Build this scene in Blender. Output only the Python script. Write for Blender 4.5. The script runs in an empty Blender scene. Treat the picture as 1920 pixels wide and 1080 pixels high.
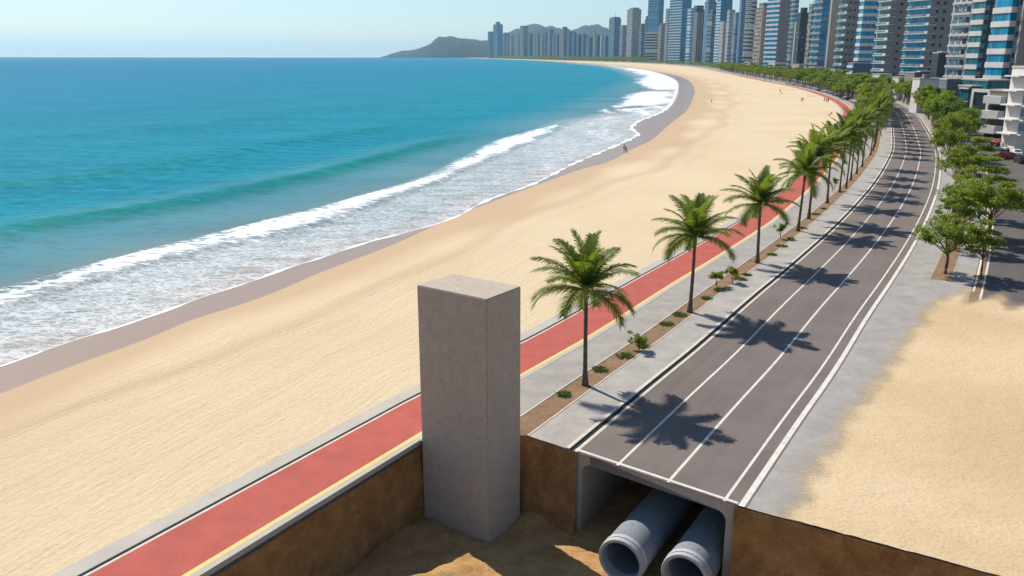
import bpy, bmesh, math, random
import numpy as np
from mathutils import Vector, Matrix
random.seed(7); np.random.seed(7)
R = math.radians
sc = bpy.context.scene
col = sc.collection

# ------------------------------------------------------------------ camera numbers
CH = 22.0; FP = 1550.0; TH = math.atan(436 / 1550)
def G(x, y, z=0.0):
    a = TH + math.atan((y - 540) / FP)
    Y = (CH - z) / math.tan(a); Z = Y * math.cos(TH) + (CH - z) * math.sin(TH)
    return np.array(((x - 960) / FP * Z, Y))
def ztop(Y, y):                       # height of a point at distance Y seen at row y
    return CH - Y * math.tan(TH + math.atan((y - 540) / FP))

# ------------------------------------------------------------------ object helpers
def tag(o, label=None, cat=None, group=None, kind=None):
    if label: o['label'] = label
    if cat: o['category'] = cat
    if group: o['group'] = group
    if kind: o['kind'] = kind
    return o
def empty(name, loc, rz=0.0):
    o = bpy.data.objects.new(name, None); col.objects.link(o)
    o.location = loc; o.rotation_euler = (0, 0, rz); o.empty_display_size = 0.3
    return o
def link(name, me, parent=None):
    o = bpy.data.objects.new(name, me); col.objects.link(o)
    if parent is not None: o.parent = parent
    return o
def copy_tree(o, parent=None):
    c = o.copy(); col.objects.link(c); c.parent = parent
    for ch in list(KIDS.get(o.name, [])): copy_tree(ch, c)
    return c
KIDS = {}
class MB:
    def __init__(s): s.v = []; s.f = []; s.m = []; s.uv = []
    def face(s, pts, mi=0, uv=None):
        b = len(s.v); s.v += [tuple(p) for p in pts]; s.f.append(tuple(range(b, b + len(pts)))); s.m.append(mi)
        s.uv += list(uv) if uv else [(0, 0)] * len(pts)
    def box(s, c, d, ax=(1, 0), mi=0, skip=()):
        ax = np.array(ax, float); ax = ax / np.hypot(*ax); ay = np.array((-ax[1], ax[0]))
        def P(i, j, k):
            q = ax * (i * d[0] / 2) + ay * (j * d[1] / 2)
            return (c[0] + q[0], c[1] + q[1], c[2] + k * d[2] / 2)
        F = {'b': [(-1,-1,-1),(-1,1,-1),(1,1,-1),(1,-1,-1)], 't': [(-1,-1,1),(1,-1,1),(1,1,1),(-1,1,1)],
             'f': [(-1,-1,-1),(1,-1,-1),(1,-1,1),(-1,-1,1)], 'k': [(1,1,-1),(-1,1,-1),(-1,1,1),(1,1,1)],
             'l': [(-1,1,-1),(-1,-1,-1),(-1,-1,1),(-1,1,1)], 'r': [(1,-1,-1),(1,1,-1),(1,1,1),(1,-1,1)]}
        for k, q in F.items():
            if k in skip: continue
            w = d[0] if k in 'btfk' else d[1]; h = d[2] if k in 'fklr' else d[1]
            s.face([P(*a) for a in q], mi, [(0, 0), (w, 0), (w, h), (0, h)])
    def quad_prism(s, pts, z0, z1, mi=0, mt=None, uoff=0.0, bottom=False):
        n = len(pts); u = uoff
        for i in range(n):
            a = pts[i]; b = pts[(i + 1) % n]; L = math.hypot(b[0] - a[0], b[1] - a[1])
            s.face([(a[0], a[1], z0), (b[0], b[1], z0), (b[0], b[1], z1), (a[0], a[1], z1)], mi, [(u, z0), (u + L, z0), (u + L, z1), (u, z1)])
            u += L
        s.face([(p[0], p[1], z1) for p in pts], mi if mt is None else mt, [(p[0], p[1]) for p in pts])
        if bottom: s.face([(p[0], p[1], z0) for p in pts[::-1]], mi, [(p[0], p[1]) for p in pts[::-1]])
    def tube(s, path, rad, n=8, mi=0, cap=True):
        path = [Vector(p) for p in path]; rings = []; b = len(s.v)
        up = Vector((0, 0, 1))
        for i, p in enumerate(path):
            d = (path[min(i + 1, len(path) - 1)] - path[max(i - 1, 0)]).normalized()
            x = d.cross(up)
            if x.length < 0.05: x = d.cross(Vector((0, 1, 0)))
            x.normalize(); y = x.cross(d).normalized(); r = rad[i] if hasattr(rad, '__len__') else rad
            for k in range(n):
                a = 2 * math.pi * k / n; q = p + x * (math.cos(a) * r) + y * (math.sin(a) * r); s.v.append(tuple(q))
        for i in range(len(path) - 1):
            for k in range(n):
                k2 = (k + 1) % n
                s.f.append((b + i * n + k, b + i * n + k2, b + (i + 1) * n + k2, b + (i + 1) * n + k)); s.m.append(mi)
                s.uv += [(k / n, i), ((k + 1) / n, i), ((k + 1) / n, i + 1), (k / n, i + 1)]
        if cap:
            for base, o in ((b, 1), (b + (len(path) - 1) * n, -1)):
                idx = [base + k for k in range(n)][::-o]
                s.f.append(tuple(idx)); s.m.append(mi); s.uv += [(0, 0)] * n
    def mesh(s, name, mats, smooth=False):
        me = bpy.data.meshes.new(name); me.from_pydata(s.v, [], s.f); me.update()
        for m in (mats if isinstance(mats, (list, tuple)) else [mats]): me.materials.append(m)
        me.polygons.foreach_set('material_index', s.m)
        uvl = me.uv_layers.new(name='UVMap'); uvl.data.foreach_set('uv', np.array(s.uv, dtype=np.float32).ravel())
        if smooth: me.polygons.foreach_set('use_smooth', [True] * len(me.polygons))
        return me
    def build(s, name, mats, parent=None, smooth=False):
        o = link(name, s.mesh(name, mats, smooth), parent)
        if parent is not None: KIDS.setdefault(parent.name, []).append(o)
        return o
def grid_obj(name, P, UV, mat, attrs=None, kind='structure', smooth=True, keep=None):
    """P (n,m,3) array -> mesh grid; UV (n,m,2); attrs {name:(n,m)}"""
    n, m = P.shape[:2]
    idx = np.arange(n * m).reshape(n, m)
    q = np.stack([idx[:-1, :-1], idx[1:, :-1], idx[1:, 1:], idx[:-1, 1:]], -1).reshape(-1, 4)
    if keep is not None: q = q[keep.reshape(-1)]
    me = bpy.data.meshes.new(name)
    me.vertices.add(n * m); me.vertices.foreach_set('co', P.astype(np.float32).ravel())
    me.loops.add(len(q) * 4); me.loops.foreach_set('vertex_index', q.astype(np.int32).ravel())
    me.polygons.add(len(q)); me.polygons.foreach_set('loop_start', np.arange(len(q), dtype=np.int32) * 4)
    me.polygons.foreach_set('loop_total', np.full(len(q), 4, dtype=np.int32))
    me.update(calc_edges=True)
    uvl = me.uv_layers.new(name='UVMap'); uvl.data.foreach_set('uv', UV.reshape(-1, 2)[q.ravel()].astype(np.float32).ravel())
    for k, a in (attrs or {}).items():
        at = me.attributes.new(k, 'FLOAT', 'POINT'); at.data.foreach_set('value', a.astype(np.float32).ravel())
    me.polygons.foreach_set('use_smooth', [smooth] * len(q))
    me.materials.append(mat); me.validate()
    # normals up
    s0 = sum(p.normal.z * p.area for p in me.polygons[:4000]) if kind else 1
    if s0 < 0: me.flip_normals()
    o = link(name, me)
    if kind: o['kind'] = kind
    return o
ONES = ['zeroth','first','second','third','fourth','fifth','sixth','seventh','eighth','ninth','tenth','eleventh','twelfth','thirteenth','fourteenth','fifteenth','sixteenth','seventeenth','eighteenth','nineteenth']
TENS = {2:('twenty','twentieth'),3:('thirty','thirtieth'),4:('forty','fortieth'),5:('fifty','fiftieth'),6:('sixty','sixtieth'),7:('seventy','seventieth'),8:('eighty','eightieth'),9:('ninety','ninetieth')}
def nth(n):
    if n >= 100: return 'hundredth' if n == 100 else 'hundred and ' + nth(n - 100)
    if n < 20: return ONES[n]
    return TENS[n // 10][1] if n % 10 == 0 else TENS[n // 10][0] + '-' + ONES[n % 10]

# ------------------------------------------------------------------ material helpers
class NT:
    def __init__(s, name):
        s.mat = bpy.data.materials.new(name); s.mat.use_nodes = True
        s.t = s.mat.node_tree; s.n = s.t.nodes; s.l = s.t.links
        s.b = s.n['Principled BSDF']; s.out = s.n['Material Output']
    def node(s, typ, **kw):
        x = s.n.new(typ)
        for k, v in kw.items(): setattr(x, k, v)
        return x
    def put(s, sock, v):
        if v is None: return
        if hasattr(v, 'is_output') or isinstance(v, bpy.types.NodeSocket): s.l.new(v, sock)
        else:
            if hasattr(sock.default_value, '__len__') and hasattr(v, '__len__') and len(v) == 3 and len(sock.default_value) == 4: v = (*v, 1)
            sock.default_value = v
    def math(s, op, a, b=None, c=None, clamp=False):
        x = s.node('ShaderNodeMath', operation=op); x.use_clamp = clamp
        s.put(x.inputs[0], a); s.put(x.inputs[1], b); s.put(x.inputs[2], c)
        return x.outputs[0]
    def mix(s, f, a, b):
        x = s.node('ShaderNodeMix', data_type='RGBA'); s.put(x.inputs[0], f); s.put(x.inputs[6], a); s.put(x.inputs[7], b)
        return x.outputs[2]
    def ss(s, v, a, b, c=0.0, d=1.0):
        x = s.node('ShaderNodeMapRange', interpolation_type='SMOOTHSTEP'); s.put(x.inputs[0], v)
        for i, q in enumerate((a, b, c, d)): s.put(x.inputs[i + 1], q)
        return x.outputs[0]
    def coord(s, which='Object', scale=(1, 1, 1), rot=(0, 0, 0)):
        if which == 'Position': o = s.node('ShaderNodeNewGeometry').outputs['Position']
        else: o = s.node('ShaderNodeTexCoord').outputs[which]
        m = s.node('ShaderNodeMapping'); s.l.new(o, m.inputs[0]); m.inputs['Scale'].default_value = scale; m.inputs['Rotation'].default_value = rot
        return m.outputs[0]
    def noise(s, vec, scale=5, detail=4, rough=0.55, dist=0.0, col=False):
        x = s.node('ShaderNodeTexNoise'); s.put(x.inputs['Vector'], vec); x.inputs['Scale'].default_value = scale
        x.inputs['Detail'].default_value = detail; x.inputs['Roughness'].default_value = rough; x.inputs['Distortion'].default_value = dist
        return x.outputs[1 if col else 0]
    def bump(s, h, strength=0.3, dist=0.05, nrm=None):
        x = s.node('ShaderNodeBump'); s.put(x.inputs['Height'], h); x.inputs['Strength'].default_value = strength; x.inputs['Distance'].default_value = dist
        if nrm is not None: s.l.new(nrm, x.inputs['Normal'])
        return x.outputs[0]
    def attr(s, name): return s.node('ShaderNodeAttribute', attribute_name=name).outputs['Fac']
    def sep(s, v):
        x = s.node('ShaderNodeSeparateXYZ'); s.l.new(v, x.inputs[0]); return x.outputs
    def fin(s, color=None, rough=None, normal=None, spec=None, metal=None):
        s.put(s.b.inputs['Base Color'], color); s.put(s.b.inputs['Roughness'], rough)
        if normal is not None: s.l.new(normal, s.b.inputs['Normal'])
        s.put(s.b.inputs['Specular IOR Level'], spec); s.put(s.b.inputs['Metallic'], metal)
        return s.mat
def simple(name, c, rough=0.8, var=0.15, scale=3.0, bump=0.0, bs=20.0, spec=0.3, which='Position', bd=0.02):
    t = NT(name); v = t.coord(which)
    n = t.noise(v, scale, 5); n2 = t.noise(v, scale * 9, 3)
    f = t.math('ADD', t.math('MULTIPLY', n, 0.65), t.math('MULTIPLY', n2, 0.35))
    f = t.ss(f, 0.3, 0.7)
    lo = tuple(x * (1 - var) for x in c); hi = tuple(min(1, x * (1 + var)) for x in c)
    nb = t.bump(t.noise(v, bs, 4), bump, bd) if bump else None
    return t.fin(t.mix(f, lo, hi), rough, nb, spec)

# ------------------------------------------------------------------ curves of the place (metres)
def chaikin(p, k=3):
    p = np.array(p, float)
    for _ in range(k):
        q = [p[0]]
        for a, b in zip(p[:-1], p[1:]): q += [a * .75 + b * .25, a * .25 + b * .75]
        q.append(p[-1]); p = np.array(q)
    return p
class Curve:
    def __init__(s, pts, k=3):
        s.p = chaikin(pts, k); d = np.diff(s.p, axis=0); s.L = np.concatenate([[0], np.cumsum(np.hypot(d[:, 0], d[:, 1]))])
    def at(s, t): t = np.asarray(t, float); return np.stack([np.interp(t, s.L, s.p[:, 0]), np.interp(t, s.L, s.p[:, 1])], -1)
    def tan(s, t, e=2.0):
        d = s.at(np.asarray(t) + e) - s.at(np.asarray(t) - e); return d / np.maximum(np.hypot(d[..., 0], d[..., 1]), 1e-9)[..., None]
    def off(s, t, o):
        T = s.tan(t, 3.0); N = np.stack([T[..., 1], -T[..., 0]], -1)   # right-hand normal
        return s.at(t) + N * np.asarray(o, float)[..., None]
KP = [(-60,-58.8),(-36,-20),(-20.5,5),(3.6,43.7),(9.6,53.4),(14.8,61.5),(22.2,74.0),(28.9,84.7),(40.0,103.0),(52.1,124.0),(66.2,149.7),(85.9,188.5),(95.6,209.0),(118.2,260.5),(136,302),(155.0,347.6),(180,420),(204,510),(226,610),(240,700),(262,860),(312,1170),(400,1800),(420,2490),(350,3200),(220,4100),(0,5600),(-170,7200),(-420,9300)]
K = Curve(KP, 4)
S0 = K.L[np.argmin(np.hypot(K.p[:, 0] - 3.6, K.p[:, 1] - 43.7))]
# path distance from the road kerb
wS = [-500, 0, 16, 75, 110, 165, 255, 330, 440, 620, 720, 20000]
wW = [12.45, 12.45, 12.0, 11.9, 12.9, 14.3, 15.4, 16.8, 19.5, 23.0, 24.0, 24.0]
def pw(s): return np.interp(np.asarray(s) - S0, wS, wW)
PIT_BACK = np.array([(-60,44.7),(-5.3,44.7),(-2,46.1),(.5,45.75),(3.45,43.5),(11.5,37.35),(21.3,31.5),(60,8.6),(110,-21)])
def s_start(o):
    ss_ = np.arange(0, 400, .05); q = K.off(ss_, np.full_like(ss_, o))
    ok = q[:, 1] > np.interp(q[:, 0], PIT_BACK[:, 0], PIT_BACK[:, 1])
    bad = np.where(~ok)[0]; i = bad[-1] + 1 if len(bad) else 0
    return ss_[i]
def stations(a, b):
    out = [a]; s = a
    while s < b:
        d = s - S0; s += 1.5 if d < 350 else (5 if d < 1200 else 30); out.append(min(s, b))
    return np.array(out)
def strip(name, o0, o1, z, mat, sb=None, cut=True, sa=None, n=2, bump=0.0):
    """surface between two offsets of the road kerb line"""
    sb = K.L[-1] - 5 if sb is None else sb + S0
    f0 = o0 if callable(o0) else (lambda s, o=o0: np.full_like(s, o)); f1 = o1 if callable(o1) else (lambda s, o=o1: np.full_like(s, o))
    rows = []; uvs = []
    for k in range(n):
        t = k / (n - 1)
        if sa is not None: a = sa + S0
        elif cut:
            om = float((f0(np.array([S0])) * (1 - t) + f1(np.array([S0])) * t)[0]); a = s_start(om)
        else: a = 2.0
        base = stations(min(40, sb - 10) if cut and sa is None else (a), sb)
        s = np.maximum(base, a)
        o = f0(s) * (1 - t) + f1(s) * t; q = K.off(s, o)
        rows.append(np.concatenate([q, np.full((len(q), 1), z)], 1)); uvs.append(np.stack([s, o], -1))
    P = np.array(rows).transpose(1, 0, 2); U = np.array(uvs).transpose(1, 0, 2)
    return grid_obj(name, P, U, mat)
def solid_strip(name, o0, o1, z0, z1, mat, cut=True, sb=None, sa=None, kind='structure'):
    f0 = o0 if callable(o0) else (lambda s, o=o0: np.full_like(s, o)); f1 = o1 if callable(o1) else (lambda s, o=o1: np.full_like(s, o))
    sb = K.L[-1] - 5 if sb is None else sb + S0
    a0 = sa + S0 if sa is not None else (s_start(float(f0(np.array([S0]))[0])) if cut else 2.0)
    s = stations(a0, sb)
    A = K.off(s, f0(s)); B = K.off(s, f1(s)); n = len(s)
    def w(q, z): return np.concatenate([q, np.full((n, 1), z)], 1)
    P = np.stack([w(A, z0), w(A, z1), w(B, z1), w(B, z0)], 1)
    U = np.stack([np.stack([s, np.full(n, v)], -1) for v in (0, .1, .1 + 0.3, .5)], 1)
    o = grid_obj(name, P, U, mat, smooth=False, kind=kind)
    # end cap
    bm = bmesh.new(); bm.from_mesh(o.data); bm.verts.ensure_lookup_table()
    bm.faces.new([bm.verts[i] for i in (0, 1, 2, 3)]); bmesh.ops.recalc_face_normals(bm, faces=bm.faces); bm.to_mesh(o.data); bm.free()
    return o
WATER_PX = [(0,686),(126,640),(252,602.6),(346,568),(409,546),(472,527),(535,502),(598,484.5),(691,451.5),(760,436),(855,408),(877,393),(928,367.7),(1001,345.8),(1074,305.7),(1147,276.6),(1190,257),(1199,251),(1190,245),(1184,241),(1188,234),(1198,226),(1230,215),(1249,205),(1262,190),(1270,168),(1269,150),(1240,138),(1200,128),(1125,121)]
WATER = [(-75,-25),(-60,8),(-48,35),(-42.5,47)] + [tuple(G(*p)) for p in WATER_PX] + [(209,2300),(180,2900),(101,4082),(-100,5500),(-270,7000),(-560,9000),(-1500,9400)]
W = Curve(WATER, 2)
WET_PX = [(0,738),(126,687.5),(271,637),(362,596),(441,574),(519,546),(598,510),(746,455),(819,419),(910,382),(1019,342),(1095,314),(1140,305),(1187,278),(1222,263),(1240,246),(1262,228),(1290,206),(1297,190),(1305,168),(1290,147),(1250,137.5),(1187,128)]
WET = Curve([(-66,-25),(-52,5),(-42,32),(-38,44)] + [tuple(G(*p)) for p in WET_PX] + [(228,1950),(222,2300),(188,2900),(112,4090),(-90,5508),(-255,7010),(-545,9010)], 2)

# ------------------------------------------------------------------ materials
S0_ = S0
def mat_sand():
    t = NT('dry_sand'); uv = t.coord('UV'); pos = t.coord('Position')
    wet = t.attr('wet')
    big = t.noise(pos, .035, 4); fine = t.noise(pos, 3.0, 6, .75); groove = t.noise(t.coord('UV', (.12, 2.3, 1)), 1.0, 4, .6, .6)
    vv = t.sep(t.coord('UV'))[1]
    c = t.mix(t.ss(big, .3, .7), (.605, .475, .305), (.655, .53, .35))
    c = t.mix(t.math('MULTIPLY', t.ss(fine, .45, .72), .38), c, (.42, .30, .18))
    # smooth damp band then the trodden line
    track = t.attr('track'); tr = t.math('MULTIPLY', t.math('ADD', .25, t.math('MULTIPLY', t.noise(t.coord('UV', (.05, .8, 1)), 1.0, 5, .7), 1.1)), track)
    c = t.mix(t.math('MULTIPLY', tr, .38, None, True), c, (.36, .235, .125))
    c = t.mix(t.math('MULTIPLY', t.attr('damp'), .9), c, (.47, .325, .20))
    wn = t.math('ADD', wet, t.math('MULTIPLY', t.math('SUBTRACT', t.noise(t.coord('UV', (.06, .35, 1)), 1., 4), .5), .25))
    wf = t.ss(wn, .35, .6)
    c = t.mix(wf, c, (.32, .22, .145))
    rough = t.ss(wf, 0, 1, .92, .26)
    smooth = t.math('SUBTRACT', 1, t.math('MAXIMUM', t.attr('damp'), wf), None, True)
    foot = t.noise(t.coord('UV', (1.25, 1.6, 1)), 1.2, 6, .68, .9)
    uu = t.sep(t.coord('UV'))[0]; gf = t.ss(uu, S0_ + 25, S0_ + 90, 1, .35)
    h = t.math('MULTIPLY', t.math('ADD', t.math('MULTIPLY', groove, .65), t.math('MULTIPLY', foot, .7)), gf)
    h = t.math('MULTIPLY', t.math('ADD', h, t.math('MULTIPLY', fine, .35)), t.math('ADD', t.math('MULTIPLY', smooth, .95), .02))
    nb = t.bump(h, .6, .22)
    return t.fin(c, rough, nb, t.ss(wf, 0, 1, .12, .2))
def mat_sea():
    t = NT('sea_water'); p = t.coord('Position')
    d = t.attr('shore'); foam = t.attr('foam'); lace = t.attr('lace'); green = t.attr('green')
    ROT = (0, 0, R(-63))
    pr = t.coord('Position', (1, 1, 1), ROT)
    # body colour from depth, then wave and ripple light and shade painted over it
    c = t.mix(t.ss(d, 0, 9), (.30, .25, .20), (.20, .235, .225))
    c = t.mix(t.ss(d, 16, 30), c, (.115, .255, .285))
    c = t.mix(t.ss(d, 28, 62), c, (.004, .215, .28))
    c = t.mix(t.ss(d, 80, 350), c, (.002, .185, .305))
    c = t.mix(t.ss(d, 150, 1500), c, (.001, .145, .285))
    c = t.mix(green, c, (.006, .20, .165))  # shaded, translucent shore side of the waves put into the colour
    big = t.noise(t.coord('Position', (.35, 1.6, 1), (0, 0, R(-20))), .02, 4, .6)
    c = t.mix(t.math('MULTIPLY', t.ss(big, .35, .7), .4), c, (.003, .12, .2))
    rip = t.noise(t.coord('Position', (.5, 1.0, 1), (0, 0, R(8))), .62, 4, .7)  # light and dark sides of the ripples painted into the colour
    c = t.mix(t.math('MULTIPLY', t.ss(rip, .5, .66), t.ss(d, 20, 60, .15, .6)), c, (.028, .31, .40))
    c = t.mix(t.math('MULTIPLY', t.ss(rip, .5, .36), t.ss(d, 20, 60, .15, .6)), c, (.002, .115, .18))
    for sc1, k1 in ((.20, .5), (.05, .42)):  # same painted ripple light and dark at larger scales
        m1 = t.noise(t.coord('Position', (.38, 1.15, 1), (0, 0, R(10))), sc1, 5, .72)
        c = t.mix(t.math('MULTIPLY', t.ss(m1, .5, .72), t.ss(d, 20, 70, 0, k1)), c, (.015, .27, .42))
        c = t.mix(t.math('MULTIPLY', t.ss(m1, .48, .28), t.ss(d, 20, 70, 0, k1)), c, (.002, .12, .21))
    # foam masks
    fn = t.noise(t.coord('Position', (.5, 1.2, 1), ROT), 1.1, 6, .68, .5)
    fn2 = t.noise(t.coord('Position', (1.6, .5, 1), (0, 0, R(12))), .045, 6, .7)
    fn = t.math('ADD', fn, t.math('MULTIPLY', t.math('SUBTRACT', fn2, .5), t.ss(t.sep(p)[1], 180, 330, 0, 1.1)))
    dense = t.ss(t.math('ADD', foam, t.math('MULTIPLY', t.math('SUBTRACT', fn, .5), 2.3)), .34, .66)
    dense = t.math('MULTIPLY', dense, t.ss(foam, .03, .18))
    ln = t.node('ShaderNodeTexNoise'); ln.noise_type = 'RIDGED_MULTIFRACTAL'
    wv = t.node('ShaderNodeVectorMath', operation='ADD'); t.l.new(t.coord('Position', (.55, 1.25, 1), (0, 0, R(-12))), wv.inputs[0])
    nz = t.noise(p, .5, 3, .6, 0, True); sc_ = t.node('ShaderNodeVectorMath', operation='SCALE'); t.l.new(nz, sc_.inputs[0]); sc_.inputs['Scale'].default_value = 1.6; t.l.new(sc_.outputs[0], wv.inputs[1])
    vo = t.node('ShaderNodeTexVoronoi', feature='DISTANCE_TO_EDGE'); t.l.new(wv.outputs[0], vo.inputs['Vector']); vo.inputs['Scale'].default_value = 1.15
    vo2 = t.node('ShaderNodeTexVoronoi', feature='DISTANCE_TO_EDGE'); t.l.new(wv.outputs[0], vo2.inputs['Vector']); vo2.inputs['Scale'].default_value = 2.9
    lines = t.math('ADD', t.ss(vo.outputs['Distance'], .16, .01), t.math('MULTIPLY', t.ss(vo2.outputs['Distance'], .22, .02), .75), None, True)
    pn = t.noise(t.coord('Position', (.4, 1.1, 1), ROT), .35, 4, .6)
    lace_m = t.math('MULTIPLY', t.math('MULTIPLY', lines, t.ss(pn, .25, .6, .2, .72)), lace, None, True)
    veil = t.math('MULTIPLY', lace, t.ss(pn, .3, .7, .0, .16))
    F = t.math('MAXIMUM', dense, t.math('MAXIMUM', lace_m, veil))
    col_ = t.mix(F, c, (.77, .785, .80))
    w1 = t.noise(t.coord('Position', (.35, 1.3, 1), (0, 0, R(8))), .9, 5, .62); w2 = t.noise(t.coord('Position', (.5, 1.1, 1), ROT), 4.0, 3, .6)
    h = t.math('ADD', t.math('MULTIPLY', w1, 1.0), t.math('MULTIPLY', w2, .18)); h = t.math('ADD', h, t.math('MULTIPLY', F, .25))
    nb = t.bump(h, .42, .35)
    return t.fin(col_, t.ss(F, 0, 1, .35, .8), nb, t.ss(F, 0, .6, .004, .08))
def mat_asphalt(name, c):
    t = NT(name); p = t.coord('Position')
    n = t.noise(p, .12, 5, .6); f = t.noise(p, 22, 3, .7); st = t.noise(t.coord('UV', (.03, .9, 1)), 1., 4, .6)
    cc = t.mix(t.ss(n, .3, .7), tuple(x * .86 for x in c), tuple(x * 1.14 for x in c))
    cc = t.mix(t.math('MULTIPLY', t.ss(st, .42, .68), .3), cc, tuple(x * 1.35 for x in c))
    cc = t.mix(t.math('MULTIPLY', t.ss(f, .45, .8), .35), cc, tuple(x * .6 for x in c))
    return t.fin(cc, .88, t.bump(f, .25, .02), .25)
def mat_paving(name, c, cell=2.2, dust=(.50, .40, .27), dusty=.25):
    t = NT(name); p = t.coord('Position')
    n = t.noise(p, .45, 6, .65); f = t.noise(p, 9, 4, .7)
    cc = t.mix(t.ss(n, .3, .7), tuple(x * .85 for x in c), tuple(x * 1.12 for x in c))
    cc = t.mix(t.math('MULTIPLY', t.ss(t.noise(p, 1.3, 5, .7), .5, .72), dusty), cc, dust)
    cc = t.mix(t.math('MULTIPLY', t.ss(f, .5, .8), .3), cc, tuple(x * .65 for x in c))
    b = t.node('ShaderNodeTexBrick'); t.l.new(t.coord('UV'), b.inputs['Vector']); b.inputs['Scale'].default_value = 1.0
    b.inputs['Brick Width'].default_value = cell; b.inputs['Row Height'].default_value = cell * .5; b.inputs['Mortar Size'].default_value = .02; b.inputs['Mortar Smooth'].default_value = .6
    m = t.math('MULTIPLY', b.outputs['Fac'], .18)
    cc = t.mix(m, cc, tuple(x * .5 for x in c))
    return t.fin(cc, .85, t.bump(t.math('SUBTRACT', f, b.outputs['Fac']), .3, .02), .25)
def mat_concrete(name, c, streak=.3):
    t = NT(name); p = t.coord('Position'); 
    n = t.noise(p, 1.6, 6, .7); f = t.noise(p, 8.5, 6, .8); s = t.noise(t.coord('Position', (2.2, 2.2, .22)), 1.4, 5, .65)
    pit = t.node('ShaderNodeTexVoronoi'); t.l.new(p, pit.inputs['Vector']); pit.inputs['Scale'].default_value = 7
    cc = t.mix(t.ss(n, .3, .7), tuple(x * .92 for x in c), tuple(x * 1.06 for x in c))
    cc = t.mix(t.math('MULTIPLY', t.ss(s, .5, .72), streak), cc, tuple(x * .62 for x in c))
    cc = t.mix(t.math('MULTIPLY', t.ss(f, .44, .62), .42), cc, tuple(x * .55 for x in c))
    cc = t.mix(t.ss(pit.outputs['Distance'], .10, .04, 0, .6), cc, tuple(x * .45 for x in c))
    return t.fin(cc, .88, t.bump(t.math('ADD', f, t.math('MULTIPLY', n, .7)), .5, .03), .2)
def mat_soil(name, c, c2, bump=1.0):
    t = NT(name); p = t.coord('Position')
    n = t.noise(p, .8, 6, .7, .4); f = t.noise(p, 9, 6, .75); v = t.node('ShaderNodeTexVoronoi'); t.l.new(p, v.inputs['Vector']); v.inputs['Scale'].default_value = 6
    cc = t.mix(t.ss(n, .3, .72), c, c2); cc = t.mix(t.math('MULTIPLY', t.ss(f, .5, .75), .6), cc, tuple(x * .5 for x in c))
    cc = t.mix(t.math('MULTIPLY', t.ss(t.noise(p, 2.2, 4), .55, .75), .35), cc, tuple(min(1, x * 1.5) for x in c2))
    h = t.math('ADD', t.math('MULTIPLY', f, .6), t.math('MULTIPLY', n, 1.0)); h = t.math('SUBTRACT', h, t.math('MULTIPLY', v.outputs['Distance'], .25))
    return t.fin(cc, .95, t.bump(h, bump, .14), .1)
def mat_foliage(name, c, c2, trans=.45, rnd=.35):
    t = NT(name); p = t.coord('Position'); oi = t.node('ShaderNodeObjectInfo').outputs['Random']
    geo = t.node('ShaderNodeNewGeometry').outputs['Random Per Island']
    n = t.noise(p, .9, 3); cc = t.mix(t.math('ADD', t.math('MULTIPLY', geo, .6), t.math('MULTIPLY', n, .4)), c, c2)
    cc = t.mix(t.math('MULTIPLY', oi, rnd), cc, tuple(x * .6 for x in c))
    t.fin(cc, .55, None, .3)
    tr = t.node('ShaderNodeBsdfTranslucent'); t.put(tr.inputs[0], t.mix(.5, cc, (c2[0] * 1.6, c2[1] * 1.6, c2[2])))
    mx = t.node('ShaderNodeMixShader'); mx.inputs[0].default_value = trans
    t.l.new(t.b.outputs[0], mx.inputs[1]); t.l.new(tr.outputs[0], mx.inputs[2]); t.l.new(mx.outputs[0], t.out.inputs[0])
    return t.mat
_fc = {}
def facade(wall, glass, p=3.2, fv=.6, w=2.4, fu=.75, rough=.22, pale_share=.25):
    key = (wall, glass, p, fv, w, fu)
    if key in _fc: return _fc[key]
    t = NT('facade'); x = t.sep(t.coord('UV'))
    u = t.math('DIVIDE', x[0], w); v = t.math('DIVIDE', x[1], p)
    fu_ = t.math('FRACT', u); fv_ = t.math('FRACT', v)
    m = t.math('MULTIPLY', t.math('LESS_THAN', fu_, fu), t.math('MULTIPLY', t.math('LESS_THAN', fv_, fv), t.math('GREATER_THAN', x[1], 4.0)))
    cb = t.node('ShaderNodeCombineXYZ'); t.l.new(t.math('FLOOR', u), cb.inputs[0]); t.l.new(t.math('FLOOR', v), cb.inputs[1])
    wn = t.node('ShaderNodeTexWhiteNoise'); t.l.new(cb.outputs[0], wn.inputs[0])
    g = t.mix(t.math('MULTIPLY', wn.outputs[0], wn.outputs[0]), tuple(q * .75 for q in glass), tuple(min(1, q * 1.7 + .02) for q in glass))
    g = t.mix(t.math('GREATER_THAN', wn.outputs[0], 1 - pale_share * .3), g, tuple(q * .5 + .15 for q in wall))  # a few panes at random take a paler, wall-like tone
    n = t.noise(t.coord('Position', (1, 1, .3)), .09, 4); wc = t.mix(n, tuple(q * .85 for q in wall), tuple(min(1, q * 1.12) for q in wall))
    c = t.mix(m, wc, g)
    _fc[key] = t.fin(c, t.ss(m, 0, 1, .8, rough), t.bump(m, -.6, .2), t.ss(m, 0, 1, .25, .55))
    return _fc[key]
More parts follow.
